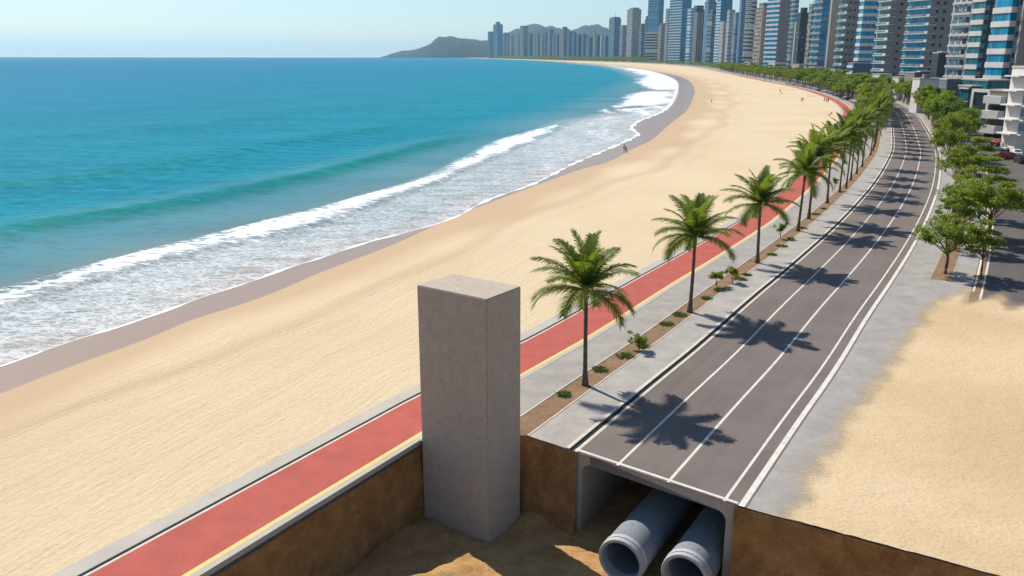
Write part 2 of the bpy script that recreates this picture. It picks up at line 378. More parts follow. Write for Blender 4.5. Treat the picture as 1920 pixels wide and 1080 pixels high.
def mat_glass(name, c, rough=.14, mull=1.4, sp=.3):
    t = NT(name); x = t.sep(t.coord('UV')); u = t.math('DIVIDE', x[0], mull)
    wn = t.node('ShaderNodeTexWhiteNoise'); cb = t.node('ShaderNodeCombineXYZ'); t.l.new(t.math('FLOOR', u), cb.inputs[0])
    oi = t.node('ShaderNodeObjectInfo').outputs['Random']; t.l.new(t.math('MULTIPLY', oi, 91.0), cb.inputs[1]); t.l.new(cb.outputs[0], wn.inputs[0])
    g = t.mix(wn.outputs[0], tuple(q * .65 for q in c), tuple(min(1, q * 1.5) for q in c))
    m = t.math('LESS_THAN', t.math('FRACT', u), .09)
    return t.fin(t.mix(m, g, tuple(q * .35 for q in c)), rough, None, sp)

M = {}
M['sand'] = mat_sand(); M['sea'] = mat_sea()
M['asphalt'] = mat_asphalt('road_asphalt', (.158, .130, .116)); M['asphalt2'] = mat_asphalt('street_asphalt', (.105, .09, .084))
M['pave'] = mat_paving('paving', (.325, .298, .272)); M['pave2'] = mat_paving('sidewalk_paving', (.36, .33, .302), 1.6)
M['ground'] = mat_paving('city_ground', (.27, .255, .24), 3.0)
M['red'] = simple('red_surface', (.40, .085, .062), .85, .13, .6, .2, 40)
M['yellow'] = simple('yellow_paint', (.72, .50, .17), .7, .08, 2)
M['white'] = simple('white_paint', (.62, .58, .52), .7, .16, 1.5)
M['cream'] = simple('cream_kerb', (.56, .50, .42), .8, .14, 1.5)
M['kerb'] = simple('kerb_concrete', (.43, .395, .335), .85, .08, .5, .15, 30)
M['dark'] = simple('dark_joint', (.018, .018, .017), .9, .3, 3)
M['soil_strip'] = mat_soil('planting_soil', (.20, .125, .075), (.30, .195, .12), .7)
M['soil_wall'] = mat_soil('earth_wall', (.27, .135, .048), (.44, .25, .10), 1.0)
M['soil_floor'] = mat_soil('pit_floor_earth', (.40, .225, .09), (.56, .34, .15), .9)
M['pillar'] = mat_concrete('pillar_concrete', (.47, .40, .32), .10)
M['culvert'] = mat_concrete('culvert_concrete', (.45, .395, .34), .2)
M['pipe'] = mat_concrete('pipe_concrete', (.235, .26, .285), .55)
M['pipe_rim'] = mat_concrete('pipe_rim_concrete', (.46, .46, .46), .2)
M['leaf'] = mat_foliage('tree_leaves', (.095, .155, .016), (.28, .345, .035))
M['leaf2'] = mat_foliage('dark_tree_leaves', (.045, .10, .012), (.12, .20, .02))
M['palm'] = mat_foliage('palm_leaves', (.055, .115, .012), (.24, .30, .04), .45)
M['grass'] = mat_foliage('grass_blades', (.05, .10, .015), (.12, .18, .03), .3)
M['bark'] = simple('bark', (.115, .078, .052), .95, .35, 4, .6, 14)
M['palm_bark'] = simple('palm_bark', (.13, .092, .065), .95, .35, 5, .6, 18)
M['hill'] = simple('forested_hill', (.004, .024, .026), .95, .5, .012, 0)
M['hill_rock'] = simple('bare_rock', (.25, .21, .17), .95, .3, .05)
M['white_wall'] = simple('white_render', (.62, .59, .55), .8, .08, .4)
M['grey_wall'] = simple('grey_render', (.24, .225, .215), .85, .1, .2)
M['beige_wall'] = simple('beige_render', (.42, .34, .27), .85, .1, .2)
M['brown_wall'] = simple('brown_cladding', (.22, .17, .145), .8, .12, .4)
M['dark_wall'] = simple('dark_cladding', (.035, .045, .055), .5, .2, .3)
M['glass_blue'] = mat_glass('blue_glass', (.008, .22, .38)); M['glass_teal'] = mat_glass('teal_glass', (.02, .14, .17)); M['glass_dark'] = mat_glass('dark_glass', (.012, .03, .04))
M['glass_pale'] = mat_glass('pale_glass', (.14, .22, .27)); M['screen'] = simple('dark_screen', (.028, .036, .045), .35, .15, 1)
M['slab'] = simple('balcony_slab', (.60, .57, .53), .8, .08, .4)
M['metal'] = simple('pole_metal', (.16, .15, .14), .5, .2, 2)
M['tyre'] = simple('tyre_rubber', (.02, .02, .02), .9); M['car_glass'] = simple('car_glass', (.02, .03, .035), .12, .1, 1, spec=.6)
M['skin'] = simple('skin', (.34, .19, .12), .6); M['hair'] = simple('hair', (.02, .014, .01), .7)

# ------------------------------------------------------------------ SEA
def seg_dist(X, Y, poly, ret_u=False):
    best = np.full(X.shape, 1e18); sgn = np.zeros(X.shape)
    for a, b in zip(poly[:-1], poly[1:]):
        d = b - a; l2 = d @ d
        if l2 < 1e-9: continue
        px = X - a[0]; py = Y - a[1]; t = np.clip((px * d[0] + py * d[1]) / l2, 0, 1)
        vx = px - t * d[0]; vy = py - t * d[1]; D = vx * vx + vy * vy; m = D < best
        best = np.where(m, D, best); cr = d[0] * vy - d[1] * vx; sgn = np.where(m, cr, sgn)
    return np.sqrt(best) * np.where(sgn >= 0, 1, -1)
def inside(X, Y, poly):
    c = np.zeros(X.shape, bool); n = len(poly)
    for i in range(n):
        a = poly[i]; b = poly[(i + 1) % n]
        m = ((a[1] > Y) != (b[1] > Y)) & (X < (b[0] - a[0]) * (Y - a[1]) / (b[1] - a[1] + 1e-12) + a[0]); c ^= m
    return c
def poly_soft(X, Y, px, rel=.03):
    q = np.array([G(*p) for p in px]); r = np.hypot(X, Y)
    cl = np.vstack([q, q[:1]]); d = np.abs(seg_dist(X, Y, cl)); d = np.where(inside(X, Y, q), d, -d)
    return np.clip(.5 + d / (r * rel + .8), 0, 1)
az = np.radians(np.arange(-62, 15.01, .14)); rows = np.concatenate([np.arange(104.35, 108, .35), np.arange(108, 480, 1.1), np.arange(480, 900, 2.2)])[::-1]
rr = CH / np.tan(TH + np.arctan((rows - 540) / FP)); rr = np.concatenate([rr[(rr > 25) & (rr < 30000)], [34000]])
RR, AZ = np.meshgrid(rr, az); SX = RR * np.sin(AZ); SY = RR * np.cos(AZ)
# reduced polyline for distance
WL = W.p[::2]
D = seg_dist(SX, SY, WL)                      # + seaward (left of the line)
band_lo = [G(*p) for p in [(-500,735),(-150,628),(0,583),(300,492),(600,421),(800,352),(1000,266),(1050,243)]]
band_hi = [G(*p) for p in [(1046,232),(1000,244),(930,262),(800,331),(600,388),(300,462),(0,541),(-150,580),(-500,672)]]
bq = np.array(band_lo + band_hi); dd = np.abs(seg_dist(SX, SY, np.vstack([bq, bq[:1]]))); dd = np.where(inside(SX, SY, bq), dd, -dd)
wob = .6 * np.sin(SX * .31 + SY * .17) + .5 * np.sin(SX * .83 - SY * .41) + .4 * np.sin(SY * .29)
foam = np.clip(.25 + (dd + wob) * .17, 0, .72)
lace = np.clip((D + .3) / 1.5, 0, 1)
lo_line = np.array([G(*p) for p in [(-900,870),(-500,735),(-150,628),(0,583),(300,492),(600,421),(800,352),(1000,266),(1094,225),(1156,217),(1244,204),(1262,186),(1262,165),(1250,150),(1215,138),(1190,129),(1150,122),(1100,119)]])
dl = seg_dist(SX, SY, lo_line)
lace = np.where(dl > 0, np.clip(1 - dl / (RR * .035 + 1.0), 0, 1) * .75, 1.0)
lace = lace * np.where(RR > 190, .9, .85)
pats = [([(1150,201),(1169,187.5),(1187,176),(1219,171),(1262,171),(1262,192),(1235,197),(1200,198)], 1), ([(1135,121),(1162,126),(1219,130),(1275,150),(1275,167),(1225,168),(1205,160),(1193,151),(1210,143),(1185,134)], 1), ([(1128,208),(1134,204),(1141,207),(1138,210)], .9),
        ([(1150,204),(1250,197),(1262,206),(1230,214),(1199,226),(1170,222),(1100,228),(1110,215)], .55)]
for pp, k in pats: foam = np.maximum(foam, poly_soft(SX, SY, pp, .02) * k * .85)
far_streak = poly_soft(SX, SY, [(1000,262),(1094,226),(1156,219),(1244,209),(1198,226),(1183,241),(1197,250),(1074,305),(1000,345)], .03)
foam = np.maximum(foam, far_streak * .36)
green = np.zeros_like(SX); zz = np.zeros_like(SX)
def ridge(px, amp, wf, wb, gk, far=1.0):
    global green, zz
    q = np.array([G(*p) for p in px]); d = seg_dist(SX, SY, q)   # + seaward
    ends = np.clip(np.minimum(np.hypot(SX - q[-1][0], SY - q[-1][1]), np.hypot(SX - q[0][0], SY - q[0][1])) / 30, 0, 1)
    prof = np.where(d > 0, np.exp(-(d / wb) ** 2), np.exp(-(d / wf) ** 2)) * ends
    zz += amp * prof; g = np.where(d > 0, np.exp(-(d / (wf * .25)) ** 2), np.exp(-((d + wf * .15) / (wf * .95)) ** 2)) * ends  # mask for the painted wave shade, mostly shoreward of the crest
    green = np.maximum(green, g * gk)
ridge([(-700,560),(-300,490),(0,436),(150,412),(300,388),(450,358),(600,326),(800,272),(900,250)], .85, 4.5, 9, .95)
ridge([(-400,420),(0,349),(200,325),(350,298),(520,268),(650,250),(800,225)], .6, 7, 14, .5)
ridge([(-300,300),(0,262),(300,240),(600,205),(850,180)], .45, 12, 25, .28)
ridge([(-300,232),(0,214),(400,196),(700,172),(900,160)], .4, 20, 40, .2)
zz += np.clip(dd * .25 + .15, 0, .35) * np.clip((D - 4) / 5, 0, 1)
zz += .09 * np.sin(SX * .35 + SY * .9 + 2 * np.sin(SX * .05)) * np.clip((D - 25) / 40, 0, 1) * np.clip(1 - RR / 900, 0, 1)
P = np.stack([SX, SY, -0.12 + zz * np.clip((D - 2) / 6, 0, 1)], -1)
keep = (D[:-1, :-1] > -22) | (RR[:-1, :-1] > 2600)
keep &= ~((RR[:-1, :-1] > 2600) & (D[:-1, :-1] < -300))
sea = grid_obj('sea', P, np.stack([SX, SY], -1), M['sea'], {'shore': D, 'foam': foam, 'lace': lace, 'green': green}, keep=keep)

# thin foam edge where the swash stops
def swash():
    s = np.arange(0, np.interp(2300, W.p[:, 1], W.L), 1.0) ; q = W.at(s); T = W.tan(s, 1.5); N = np.stack([T[:, 1], -T[:, 0]], -1)
    w = .09 + .10 * np.sin(s * .9) + .10 * np.sin(s * .37 + 1) + .07 * np.random.rand(len(s)); w = np.clip(w, .05, 1) * np.clip(q[:, 1] / 80, 1, 6)
    zc = np.full((len(s), 1), -0.085)
    P = np.stack([np.concatenate([q - N * w[:, None] * 1.2, zc], 1), np.concatenate([q + N * .0, zc + .03], 1), np.concatenate([q + N * w[:, None], zc + .002], 1)], 1)
    grid_obj('foam', P, np.stack([np.stack([s, s * 0 + k], -1) for k in (0, 1, 2)], 1), simple('foam', (.78, .78, .78), .7, .1, 2, .4, 8))
swash()

# ------------------------------------------------------------------ BEACH
def beach():
    YP = [-60, -20, 31.5, 60, 94, 136, 200, 279, 439, 688, 1170, 1800, 3200, 4100, 5600, 7150, 9200]
    YW = [-25, 2, 46, 76, 115, 165, 228, 345, 560, 810, 1400, 2000, 3500, 4082, 5500, 7000, 9000]
    def smono(c, ys):   # arclength of curve where y first reaches
        cm = np.maximum.accumulate(c.p[:, 1]); return np.interp(ys, cm, c.L)
    st = stations(2.0, K.L[-1] - 5); Pq = K.off(st, -pw(st) - 1.22)
    py = Pq[:, 1]; wy = np.interp(py, YP, YW)
    # use arclength-linear mapping between control points so that the shore's lobes are kept
    ks = np.interp(YP, py, st); ws = np.interp(YW, np.maximum.accumulate(W.p[:, 1]), W.L); es = np.interp(YW, np.maximum.accumulate(WET.p[:, 1]), WET.L)
    Wq = W.at(np.interp(st, ks, ws)); Eq = WET.at(np.interp(st, ks, es))
    t1 = np.array([0, .06, .15, .3, .5, .7, .85, .93, 1.0]); t2 = np.concatenate([[0.004, .012], np.linspace(.03, 1, 46)])
    rows = []; wet = []; vv = []; tt = []
    for t in t1: rows.append(Wq * (1 - t) + Eq * t); wet.append(np.full(len(st), 1.0 if t < .9 else (.75 if t < 1 else .5))); tt.append(t - 1)
    for t in t2: rows.append(Eq * (1 - t) + Pq * t); wet.append(np.full(len(st), max(0, .4 - t * 14))); tt.append(t)
    Q = np.array(rows); n, m = Q.shape[:2]; T = np.array(tt)[:, None] * np.ones((1, m))
    cr = np.hypot(*(Pq - Eq).T)[None, :]; V = np.where(T > 0, T * cr, T * np.hypot(*(Eq - Wq).T)[None, :])
    z = np.where(T < 0, -.10 + .03 * (T + 1), -.07 + .07 * np.clip(T / .2, 0, 1))
    rough = (.018 * np.sin(V * 2.2 + .8 * np.sin(st[None, :] * .11)) * np.sin(st[None, :] * .05 + V * .3) + .012 * np.random.rand(n, m)) * np.clip((T - .32) * 8, 0, 1) * np.clip((.99 - T) * 20, 0, 1)
    z = z + rough
    wob = .03 * np.sin(st * .06) + .02 * np.sin(st * .17)
    damp = np.clip(1 - (T + wob[None, :] * 1.5 - .12) / .14, 0, 1) * (T > -.01)
    track = np.exp(-((T - .30 - wob[None, :]) / .045) ** 2) + .35 * np.exp(-((T - .42 - wob[None, :]) / .03) ** 2)
    P = np.concatenate([Q, z[..., None]], -1)
    U = np.stack([np.ones((n, 1)) * st[None, :], V], -1)
    grid_obj('beach', P, U, M['sand'], {'wet': np.array(wet), 'damp': damp * .85, 'track': track})
beach()

# ------------------------------------------------------------------ GROUND, PATHS, ROAD
def o_path(k): return lambda s: -pw(s) + k
solid_strip('kerb', o_path(-1.25), o_path(-.26), -.35, .10, M['kerb'], cut=False)
strip('path_joint', o_path(-.26), o_path(-.17), .004, M['dark'], cut=False)
strip('path_edge_line', o_path(-.17), o_path(.0), .012, M['cream'], cut=False)
strip('cycle_path', o_path(0), o_path(3.52), .012, M['red'], cut=False, n=3)
strip('path_centre_line', o_path(3.52), o_path(3.80), .014, M['yellow'], cut=False)
solid_strip('path_border', o_path(3.80), o_path(4.18), -.30, .010, M['kerb'], cut=False)
solid_strip('path_foundation', o_path(-.2), o_path(4.26), -.44, -.30, simple('dark_base_layer', (.10, .085, .07), .9, .3, 2, .5, 9), cut=False)
def cut_fan(name, o_list, z, mat, sb, uv=True):
    pass
strip('ground', -7.4, 10.4, -.03, M['ground'], n=14)
def far_ground():
    os_ = np.concatenate([[10.3, 14, 20, 30, 45, 75], [120, 220, 400, 800, 1600, 3000]])
    rows = []; U = []
    for o in os_:
        a = s_start(o) if o <= 76 else 2.0
        base = stations(2.0, K.L[-1] - 5); s = np.maximum(base, a); q = K.off(s, np.full_like(s, o)); rows.append(np.concatenate([q, np.full((len(q), 1), -.035)], 1)); U.append(np.stack([s, s * 0 + o], -1))
    grid_obj('ground', np.array(rows).transpose(1, 0, 2), np.array(U).transpose(1, 0, 2), M['ground'])
far_ground()
def sl(a, x): return lambda s: np.interp(s - S0, [-100, 60, 110, 20000], a) 
soilL = lambda s: np.interp(s - S0, [-100, 0, 40, 20000], [-4.95, -4.95, -4.75, -4.75])
strip('paving', o_path(4.18), soilL, -.004, M['pave'], n=5)
strip('planting_strip', soilL, -3.15, .0, M['soil_strip'], n=5)
solid_strip('planting_edge', lambda s: soilL(s) - .05, lambda s: soilL(s) + .05, -.02, .035, M['cream'])
solid_strip('planting_edge', -3.20, -3.10, -.02, .035, M['cream'])
strip('sidewalk', -3.10, -.42, .004, M['pave2'], n=4)
solid_strip('road_kerb', -.42, -.18, -.3, .07, M['cream'])
strip('gutter', -.18, .14, -.026, M['dark'])
strip('road_edge_line', .14, .36, .018, M['cream'])
strip('road', .12, 10.45, .008, M['asphalt'], n=8)
strip('lane_line', 2.92, 3.08, .014, M['white']); strip('lane_line', 6.02, 6.19, .014, M['white']); strip('lane_line', 9.20, 9.36, .014, M['white'])
strip('road_edge_line', 10.02, 10.34, .015, M['white'])
# culvert edge paint across the road mouth
e0 = np.array((3.62, 43.52)); e1 = np.array((11.45, 37.5)); mdir = (e1 - e0) / np.hypot(*(e1 - e0)); rdir = np.array((.527, .850))
mb = MB(); a = e0 + rdir * .06; b = e1 + rdir * .06
mb.face([(*a, .0185), (*b, .0185), (*(b + rdir * .2), .0185), (*(a + rdir * .2), .0185)]); mb.build('road_edge_line', M['white'])['kind'] = 'structure'
# right hand side: paved apron, street, sand
strip('apron', 10.45, 17.3, .0, M['pave'], sa=None, n=5)
strip('street_line', 17.42, 17.62, .014, M['white'], sa=50); strip('street_gutter', 17.3, 18.5, .004, M['soil_strip'], sa=44); strip('street_line', 18.14, 18.32, .014, M['white'], sa=47)
strip('street', 18.4, 29.5, .008, M['asphalt2'], sa=30, n=5)
strip('street', 29.5, 62, .0, M['pave'], sa=30, sb=260, n=5).name = 'forecourt'
strip('planting_strip', 13.5, 15.2, .004, M['soil_strip'], sa=53, sb=330, n=3)
def sand_lot():
    t = NT('lot_sand'); p = t.coord('Position'); e = t.attr('edge')
    big = t.noise(p, .08, 4); fine = t.noise(p, 4.5, 6, .7)
    c = t.mix(t.ss(big, .3, .7), (.53, .39, .228), (.63, .485, .305)); c = t.mix(t.math('MULTIPLY', t.ss(fine, .45, .75), .45), c, (.37, .25, .14))
    al = t.ss(t.math('ADD', e, t.math('ADD', t.math('MULTIPLY', t.math('SUBTRACT', t.noise(p, .35, 4, .6), .5), 1.0), t.math('MULTIPLY', t.math('SUBTRACT', t.noise(p, 7, 4, .7), .5), .55))), .12, .85)
    t.fin(c, .95, t.bump(t.math('ADD', fine, t.noise(p, 1.2, 3)), .6, .10), .1); t.put(t.b.inputs['Alpha'], al)
    n = 90; m = 110; P = np.zeros((n, m, 3)); U = np.zeros((n, m, 2)); E = np.zeros((n, m))
    fs = np.linspace(0, 1, n); fo = np.linspace(0, 1, m) ** 1.5
    for j in range(m):
        oc = 11.2 + fo[j] * 64; a = s_start(oc) ; be = S0 + 51 + 2.0 * math.sin(j * .7)
        s = a + (be - a) * fs; left = np.interp(s - S0, [0, 15, 30, 42, 52], [11.2, 11.6, 12.6, 13.2, 15.5]); o = left + (75 - left) * fo[j]
        q = K.off(s, o); P[:, j, :2] = q; U[:, j] = np.stack([s, o], -1); P[:, j, 2] = .030
        E[:, j] = np.minimum(np.clip((o - left) / 2.6, 0, 1), np.clip((be - s) / 7, 0, 1))
    P[..., 2] += .03 * np.random.rand(n, m) * E
    grid_obj('sand', P, U, t.mat, {'edge': E})
sand_lot()

# ------------------------------------------------------------------ EXCAVATION
ZF = -5.1
def rough_wall(name, top, bot, n, m, amp, mat, z0=None, thick_top=0.0, ztopv=-.03):
    T = Curve(top, 0); B = Curve(bot, 0); tt = np.linspace(0, 1, n)
    A = T.at(tt * T.L[-1]); C = B.at(tt * B.L[-1]); P = np.zeros((n, m, 3)); U = np.zeros((n, m, 2))
    for j in range(m):
        f = j / (m - 1); q = A * (1 - f) + C * f; d = np.array(top[-1]) - np.array(top[0]); nn = np.array((d[1], -d[0])) / np.hypot(*d)
        xs = tt * T.L[-1]; k = math.sin(math.pi * min(1, f * 6) / 2)
        dis = amp * k * (np.sin(xs * 1.7 + f * 5) * .4 + np.sin(xs * 4.1 - f * 9) * .22 + np.sin(xs * .6 + f * 11) * .4 + (np.random.rand(n) - .5) * .35)
        P[:, j, :2] = q + nn * dis[:, None]; P[:, j, 2] = ztopv * (1 - f) + (ZF - .25) * f; U[:, j] = np.stack([xs, xs * 0 + f * 5], -1)
    return grid_obj(name, P, U, mat)
sA = np.arange(S0 - 100, S0 - 1.0, 1.0)
wa_top = K.off(np.array([6.0, S0 - 60, S0 - 40, S0 - 20, S0 - 6, S0 - 1]), -pw(np.array([6.0, S0 - 60, S0 - 40, S0 - 20, S0 - 6, S0 - 1])) + 4.16)
# stop at the pillar
def upto(pts, yend):
    out = [p for p in pts if p[1] < yend]; a = out[-1]; b = [p for p in pts if p[1] >= yend]
    b = b[0] if b else a + np.array((.55, .83)) * 10
    t = (yend - a[1]) / (b[1] - a[1]); return [tuple(p) for p in out] + [tuple(a + (np.array(b) - a) * t)]
wtop = upto(list(wa_top), 46.6); wtop = [p for p in wtop if p[1] > -12]
off_ = np.array((.50, -.30)) * .35
wbot = [tuple(np.array(p) + off_) for p in wtop]
rough_wall('excavation_wall', wtop, wbot, 150, 40, .16, M['soil_wall'], ztopv=-.5)
rough_wall('excavation_wall', [(-1.0, 46.3), (.5, 45.75), (3.5, 43.45), (3.75, 43.25)], [(-1.0, 45.4), (.4, 44.75), (3.4, 42.95), (3.6, 42.8)], 50, 40, .10, M['soil_wall'])
rough_wall('excavation_wall', [(11.3, 37.42), (21.3, 31.5), (60, 8.6)], [(11.2, 36.9), (21.0, 31.0), (59.6, 8.1)], 200, 40, .16, M['soil_wall'])
def floor():
    xs = np.arange(-34, 62, .3); ys = np.arange(2, 74, .3); X, Y = np.meshgrid(xs, ys, indexing='ij')
    z = ZF + .10 * np.sin(X * .9 + Y * .5) * np.sin(Y * .8 - X * .3) + .06 * np.random.rand(*X.shape) + .05 * np.sin(X * 2.3) * np.sin(Y * 2.9)
    mc = G(800, 1096, -4.3); z += (.62 + .12 * np.sin(X * 1.9 + Y) + .10 * np.sin(Y * 2.7 - X * 1.3)) * np.exp(-(((X - mc[0]) / 5.4) ** 2 + ((Y - mc[1]) / 3.5) ** 2) ** 1.2); z += 0 * X + .5 * np.exp(-((X - 1.5) ** 2 + (Y - 44.6) ** 2) / 2.0) + .35 * np.exp(-((X + 6.6) ** 2 + (Y - 42.5) ** 2) / 3.0)  # broad mound added so that the floor rises into the sun here
    grid_obj('excavation_floor', np.stack([X, Y, z], -1), np.stack([X, Y], -1), M['soil_floor'])
floor()
# closing walls outside the view
mb = MB(); mb.box((6, 1.5, ZF / 2 - .1), (82, 1, -ZF)); mb.build('excavation_wall', M['soil_wall'])['kind'] = 'structure'

# concrete pillar
def pillar():
    pts = [(-5.35, 44.72), (-1.35, 41.85), (.5, 44.42), (-3.5, 47.25)]
    bm = bmesh.new(); vb = [bm.verts.new((x, y, ZF - .4)) for x, y in pts]; vt = [bm.verts.new((x, y, 9.6)) for x, y in pts]
    bm.faces.new(vb[::-1]); bm.faces.new(vt)
    for i in range(4): bm.faces.new((vb[i], vb[(i + 1) % 4], vt[(i + 1) % 4], vt[i]))
    bmesh.ops.bevel(bm, geom=list(bm.edges), offset=.045, segments=2, affect='EDGES'); bmesh.ops.recalc_face_normals(bm, faces=bm.faces)
    me = bpy.data.meshes.new('concrete_pillar'); bm.to_mesh(me); bm.free(); me.materials.append(M['pillar'])
    o = link('concrete_pillar', me); tag(o, 'tall square grey concrete pillar standing in the corner of the open excavation', 'pillar')
pillar()

# box culvert under the road
def culvert():
    Wd = float(np.hypot(*(e1 - e0))) + .12; o0 = e0 - mdir * .06; Tk = .58; Ts = .62; rad = .55
    prof = [(0, ZF - .3), (0, -.035), (Wd, -.035), (Wd, ZF - .3), (Wd - Tk, ZF - .3)]
    for k in range(9):
        a = k / 8 * math.pi / 2; prof.append((Wd - Tk - rad + rad * math.cos(a), -.035 - Ts - rad + rad * math.sin(a)))
    for k in range(9):
        a = math.pi / 2 + k / 8 * math.pi / 2; prof.append((Tk + rad + rad * math.cos(a), -.035 - Ts - rad + rad * math.sin(a)))
    prof.append((Tk, ZF - .3))
    mb = MB(); L = 26
    def pt(q, l): p = o0 + mdir * q[0] + rdir * l; return (p[0], p[1], q[1])
    n = len(prof)
    for i in range(n):
        a, b = prof[i], prof[(i + 1) % n]; mb.face([pt(a, 0), pt(b, 0), pt(b, L), pt(a, L)])
    me_o = None
    # front face as strips (left leg, right leg, top)
    inner = prof[4:]
    mb.face([pt(q, 0) for q in ([prof[0], prof[1]] + [(Tk + rad, -.035)] + inner[9:][::1])][::-1])
    mb.face([pt(q, 0) for q in ([(Wd - Tk - rad, -.035), prof[2], prof[3]] + inner[:10])][::-1])
    mb.face([pt(q, 0) for q in [(Tk + rad, -.035), (Wd - Tk - rad, -.035), inner[9], inner[10]]][::-1])
    root = empty('box_culvert', (0, 0, 0))
    o = mb.build('culvert_frame', M['culvert'], root)
    bm = bmesh.new(); bm.from_mesh(o.data); bmesh.ops.remove_doubles(bm, verts=bm.verts, dist=.001); bmesh.ops.recalc_face_normals(bm, faces=bm.faces); bm.to_mesh(o.data); bm.free()
    mb = MB(); mb.quad_prism([tuple(o0 - mdir * 1 + rdir * L), tuple(o0 + mdir * (Wd + 1) + rdir * L), tuple(o0 + mdir * (Wd + 1) + rdir * (L + .3)), tuple(o0 - mdir * 1 + rdir * (L + .3))], ZF, -.1)
    mb.build('end_wall', M['culvert'], root)
    tag(root, 'grey concrete box culvert with rounded inner corners opening under the end of the road', 'culvert')
culvert()
def pipe(px, py, r, label, L=24):
    c = G(px, py, ZF + r + .05); cz = ZF + r + .05
    root = empty('concrete_pipe', (c[0], c[1], ZF))
    d3 = Vector((rdir[0], rdir[1], 0)).normalized(); sx = Vector((d3.y, -d3.x, 0)); N = 48
    def ring(l, rad): return [Vector((0, 0, r + .05)) + d3 * l + sx * (math.cos(2 * math.pi * k / N) * rad) + Vector((0, 0, math.sin(2 * math.pi * k / N) * rad)) for k in range(N)]
    def lathe(prof, name, mat):
        mb = MB(); rings = [ring(l, q) for l, q in prof]; base = 0
        for g in rings: mb.v += [tuple(p) for p in g]
        for i in range(len(rings) - 1):
            for k in range(N):
                k2 = (k + 1) % N; mb.f.append((i * N + k, i * N + k2, (i + 1) * N + k2, (i + 1) * N + k)); mb.m.append(0)
                mb.uv += [(k, i), (k + 1, i), (k + 1, i + 1), (k, i + 1)]
        o = mb.build(name, mat, root, smooth=True)
        bm = bmesh.new(); bm.from_mesh(o.data); bmesh.ops.recalc_face_normals(bm, faces=bm.faces)
        for e in bm.edges:
            if len(e.link_faces) == 2 and e.calc_face_angle() > .6: e.smooth = False
        bm.to_mesh(o.data); bm.free(); return o
    # inner bore, then the barrel with joint grooves
    prof = [(L, r * .84), (.62, r * .84), (.6, r - .01)]
    l = .6
    for j in (2.7, 5.0, 7.3, 9.6, 11.9, 14.2, 16.5, 18.8, 21.1):
        prof += [(j - .05, r - .01), (j - .03, r - .045), (j + .03, r - .045), (j + .05, r - .01)]
    prof += [(L, r - .01)]
    lathe(prof, 'barrel', M['pipe'])
    lathe([(.6, r * .845), (.0, r * .85), (-.02, r * .87), (-.02, r * .97), (.02, r + .0), (.22, r + .015), (.24, r - .02), (.27, r - .02), (.29, r + .03), (.56, r + .03), (.62, r - .012)], 'collar', M['pipe_rim'])
    tag(root, label, 'pipe', 'concrete pipes laid in the culvert')
pipe(1163, 1053, 1.27, 'large grey concrete pipe, the left one of the pair in the culvert')
pipe(1283, 1082, 1.27, 'grey concrete pipe on the right, next to the culvert side wall')

# ------------------------------------------------------------------ PALMS
def make_frond(mb, base, az_, el, L, droop, nl=72):
    pts = []; p = Vector(base); e = el; ds = L / 14
    for i in range(15):
        pts.append(p.copy()); p = p + Vector((math.cos(az_) * math.cos(e), math.sin(az_) * math.cos(e), math.sin(e))) * ds; e -= droop / 14 * (0.4 + 1.2 * i / 14)
    mb.tube(pts, [.045 * (1 - i / 15) + .008 for i in range(15)], 4, 0)
    side = Vector((-math.sin(az_), math.cos(az_), 0))
    for k in range(nl):
        t = .10 + .90 * k / (nl - 1); x = t * 13.99; i = int(x); q = pts[i].lerp(pts[min(14, i + 1)], x - i); d = (pts[min(14, i + 1)] - pts[max(0, i - 1)]).normalized()
        up = side.cross(d) * -1
        if up.z < 0: up = -up
        ll = L * .28 * math.sin(math.pi * (.13 + .80 * t)) ** .7 * random.uniform(.85, 1.1)
        for s in (-1, 1):
            dirn = (side * s * 1.0 + d * (.55 + .7 * t) + up * random.uniform(.05, .35) ).normalized(); w = .026 + .012 * random.random()
            m1 = q + dirn * ll * .5; m1.z -= ll * .06; m2 = q + dirn * ll; m2.z -= ll * random.uniform(.22, .42)
            wv = d * w
            mb.face([q - wv, q + wv, m1 + wv, m1 - wv]); mb.face([m1 - wv, m1 + wv, m2 + wv * .15, m2 - wv * .15])
def make_palm(seed, H, layout):
    random.seed(seed)
    root = empty('palm_tree', (0, 0, 0)); lean = random.uniform(-.25, .25); 
    path = [(lean * (t ** 2), .12 * math.sin(t * 2), H * t - .12) for t in np.linspace(0, 1, 22)]
    rad = [.26 - .11 * min(1, t * 5) - .035 * t + (.010 if i % 2 else 0) for i, t in enumerate(np.linspace(0, 1, 22))]; rad[-1] = .15; rad[-2] = .17; rad[-3] = .15
    mb = MB(); mb.tube(path, rad, 12); mb.build('trunk', M['palm_bark'], root, smooth=True)
    mb = MB(); top = Vector(path[-1])
    for (a, e, L, dr) in layout: make_frond(mb, top + Vector((0, 0, random.uniform(-.1, .25))), R(a), R(e), L, R(dr))
    mb.build('crown', M['palm'], root); return root
def lay(seed, n=19):
    random.seed(seed); out = []
    for i in range(n):
        t = i / (n - 1); el = 88 - 92 * t; out.append(((i * 137.5 + random.uniform(-12, 12)) % 360, el + random.uniform(-6, 6), random.uniform(3.5, 4.25), 34 + 62 * t * random.uniform(.8, 1.2)))
    return out
protos = [make_palm(11 + i, 6.9, lay(21 + i, 25 + i % 3)) for i in range(4)]
palm_px = [(1097,722,6.7,1.0),(1293,585,6.6,1.08),(1420,493,7.0,1.12),(1496,433,7.7,1.1),(1516,410,8.3,1.15),(1551,381,7.8,1.1),(1574,361,8.6,1.1),(1586,353,8.0,1.1),(1595,338,8.6,1.1),(1606,326,8.8,1.1),(1616,313,9,1.1),(1632,291,9,1.1)]
spots = [(*G(x, y), h, s) for x, y, h, s in palm_px]
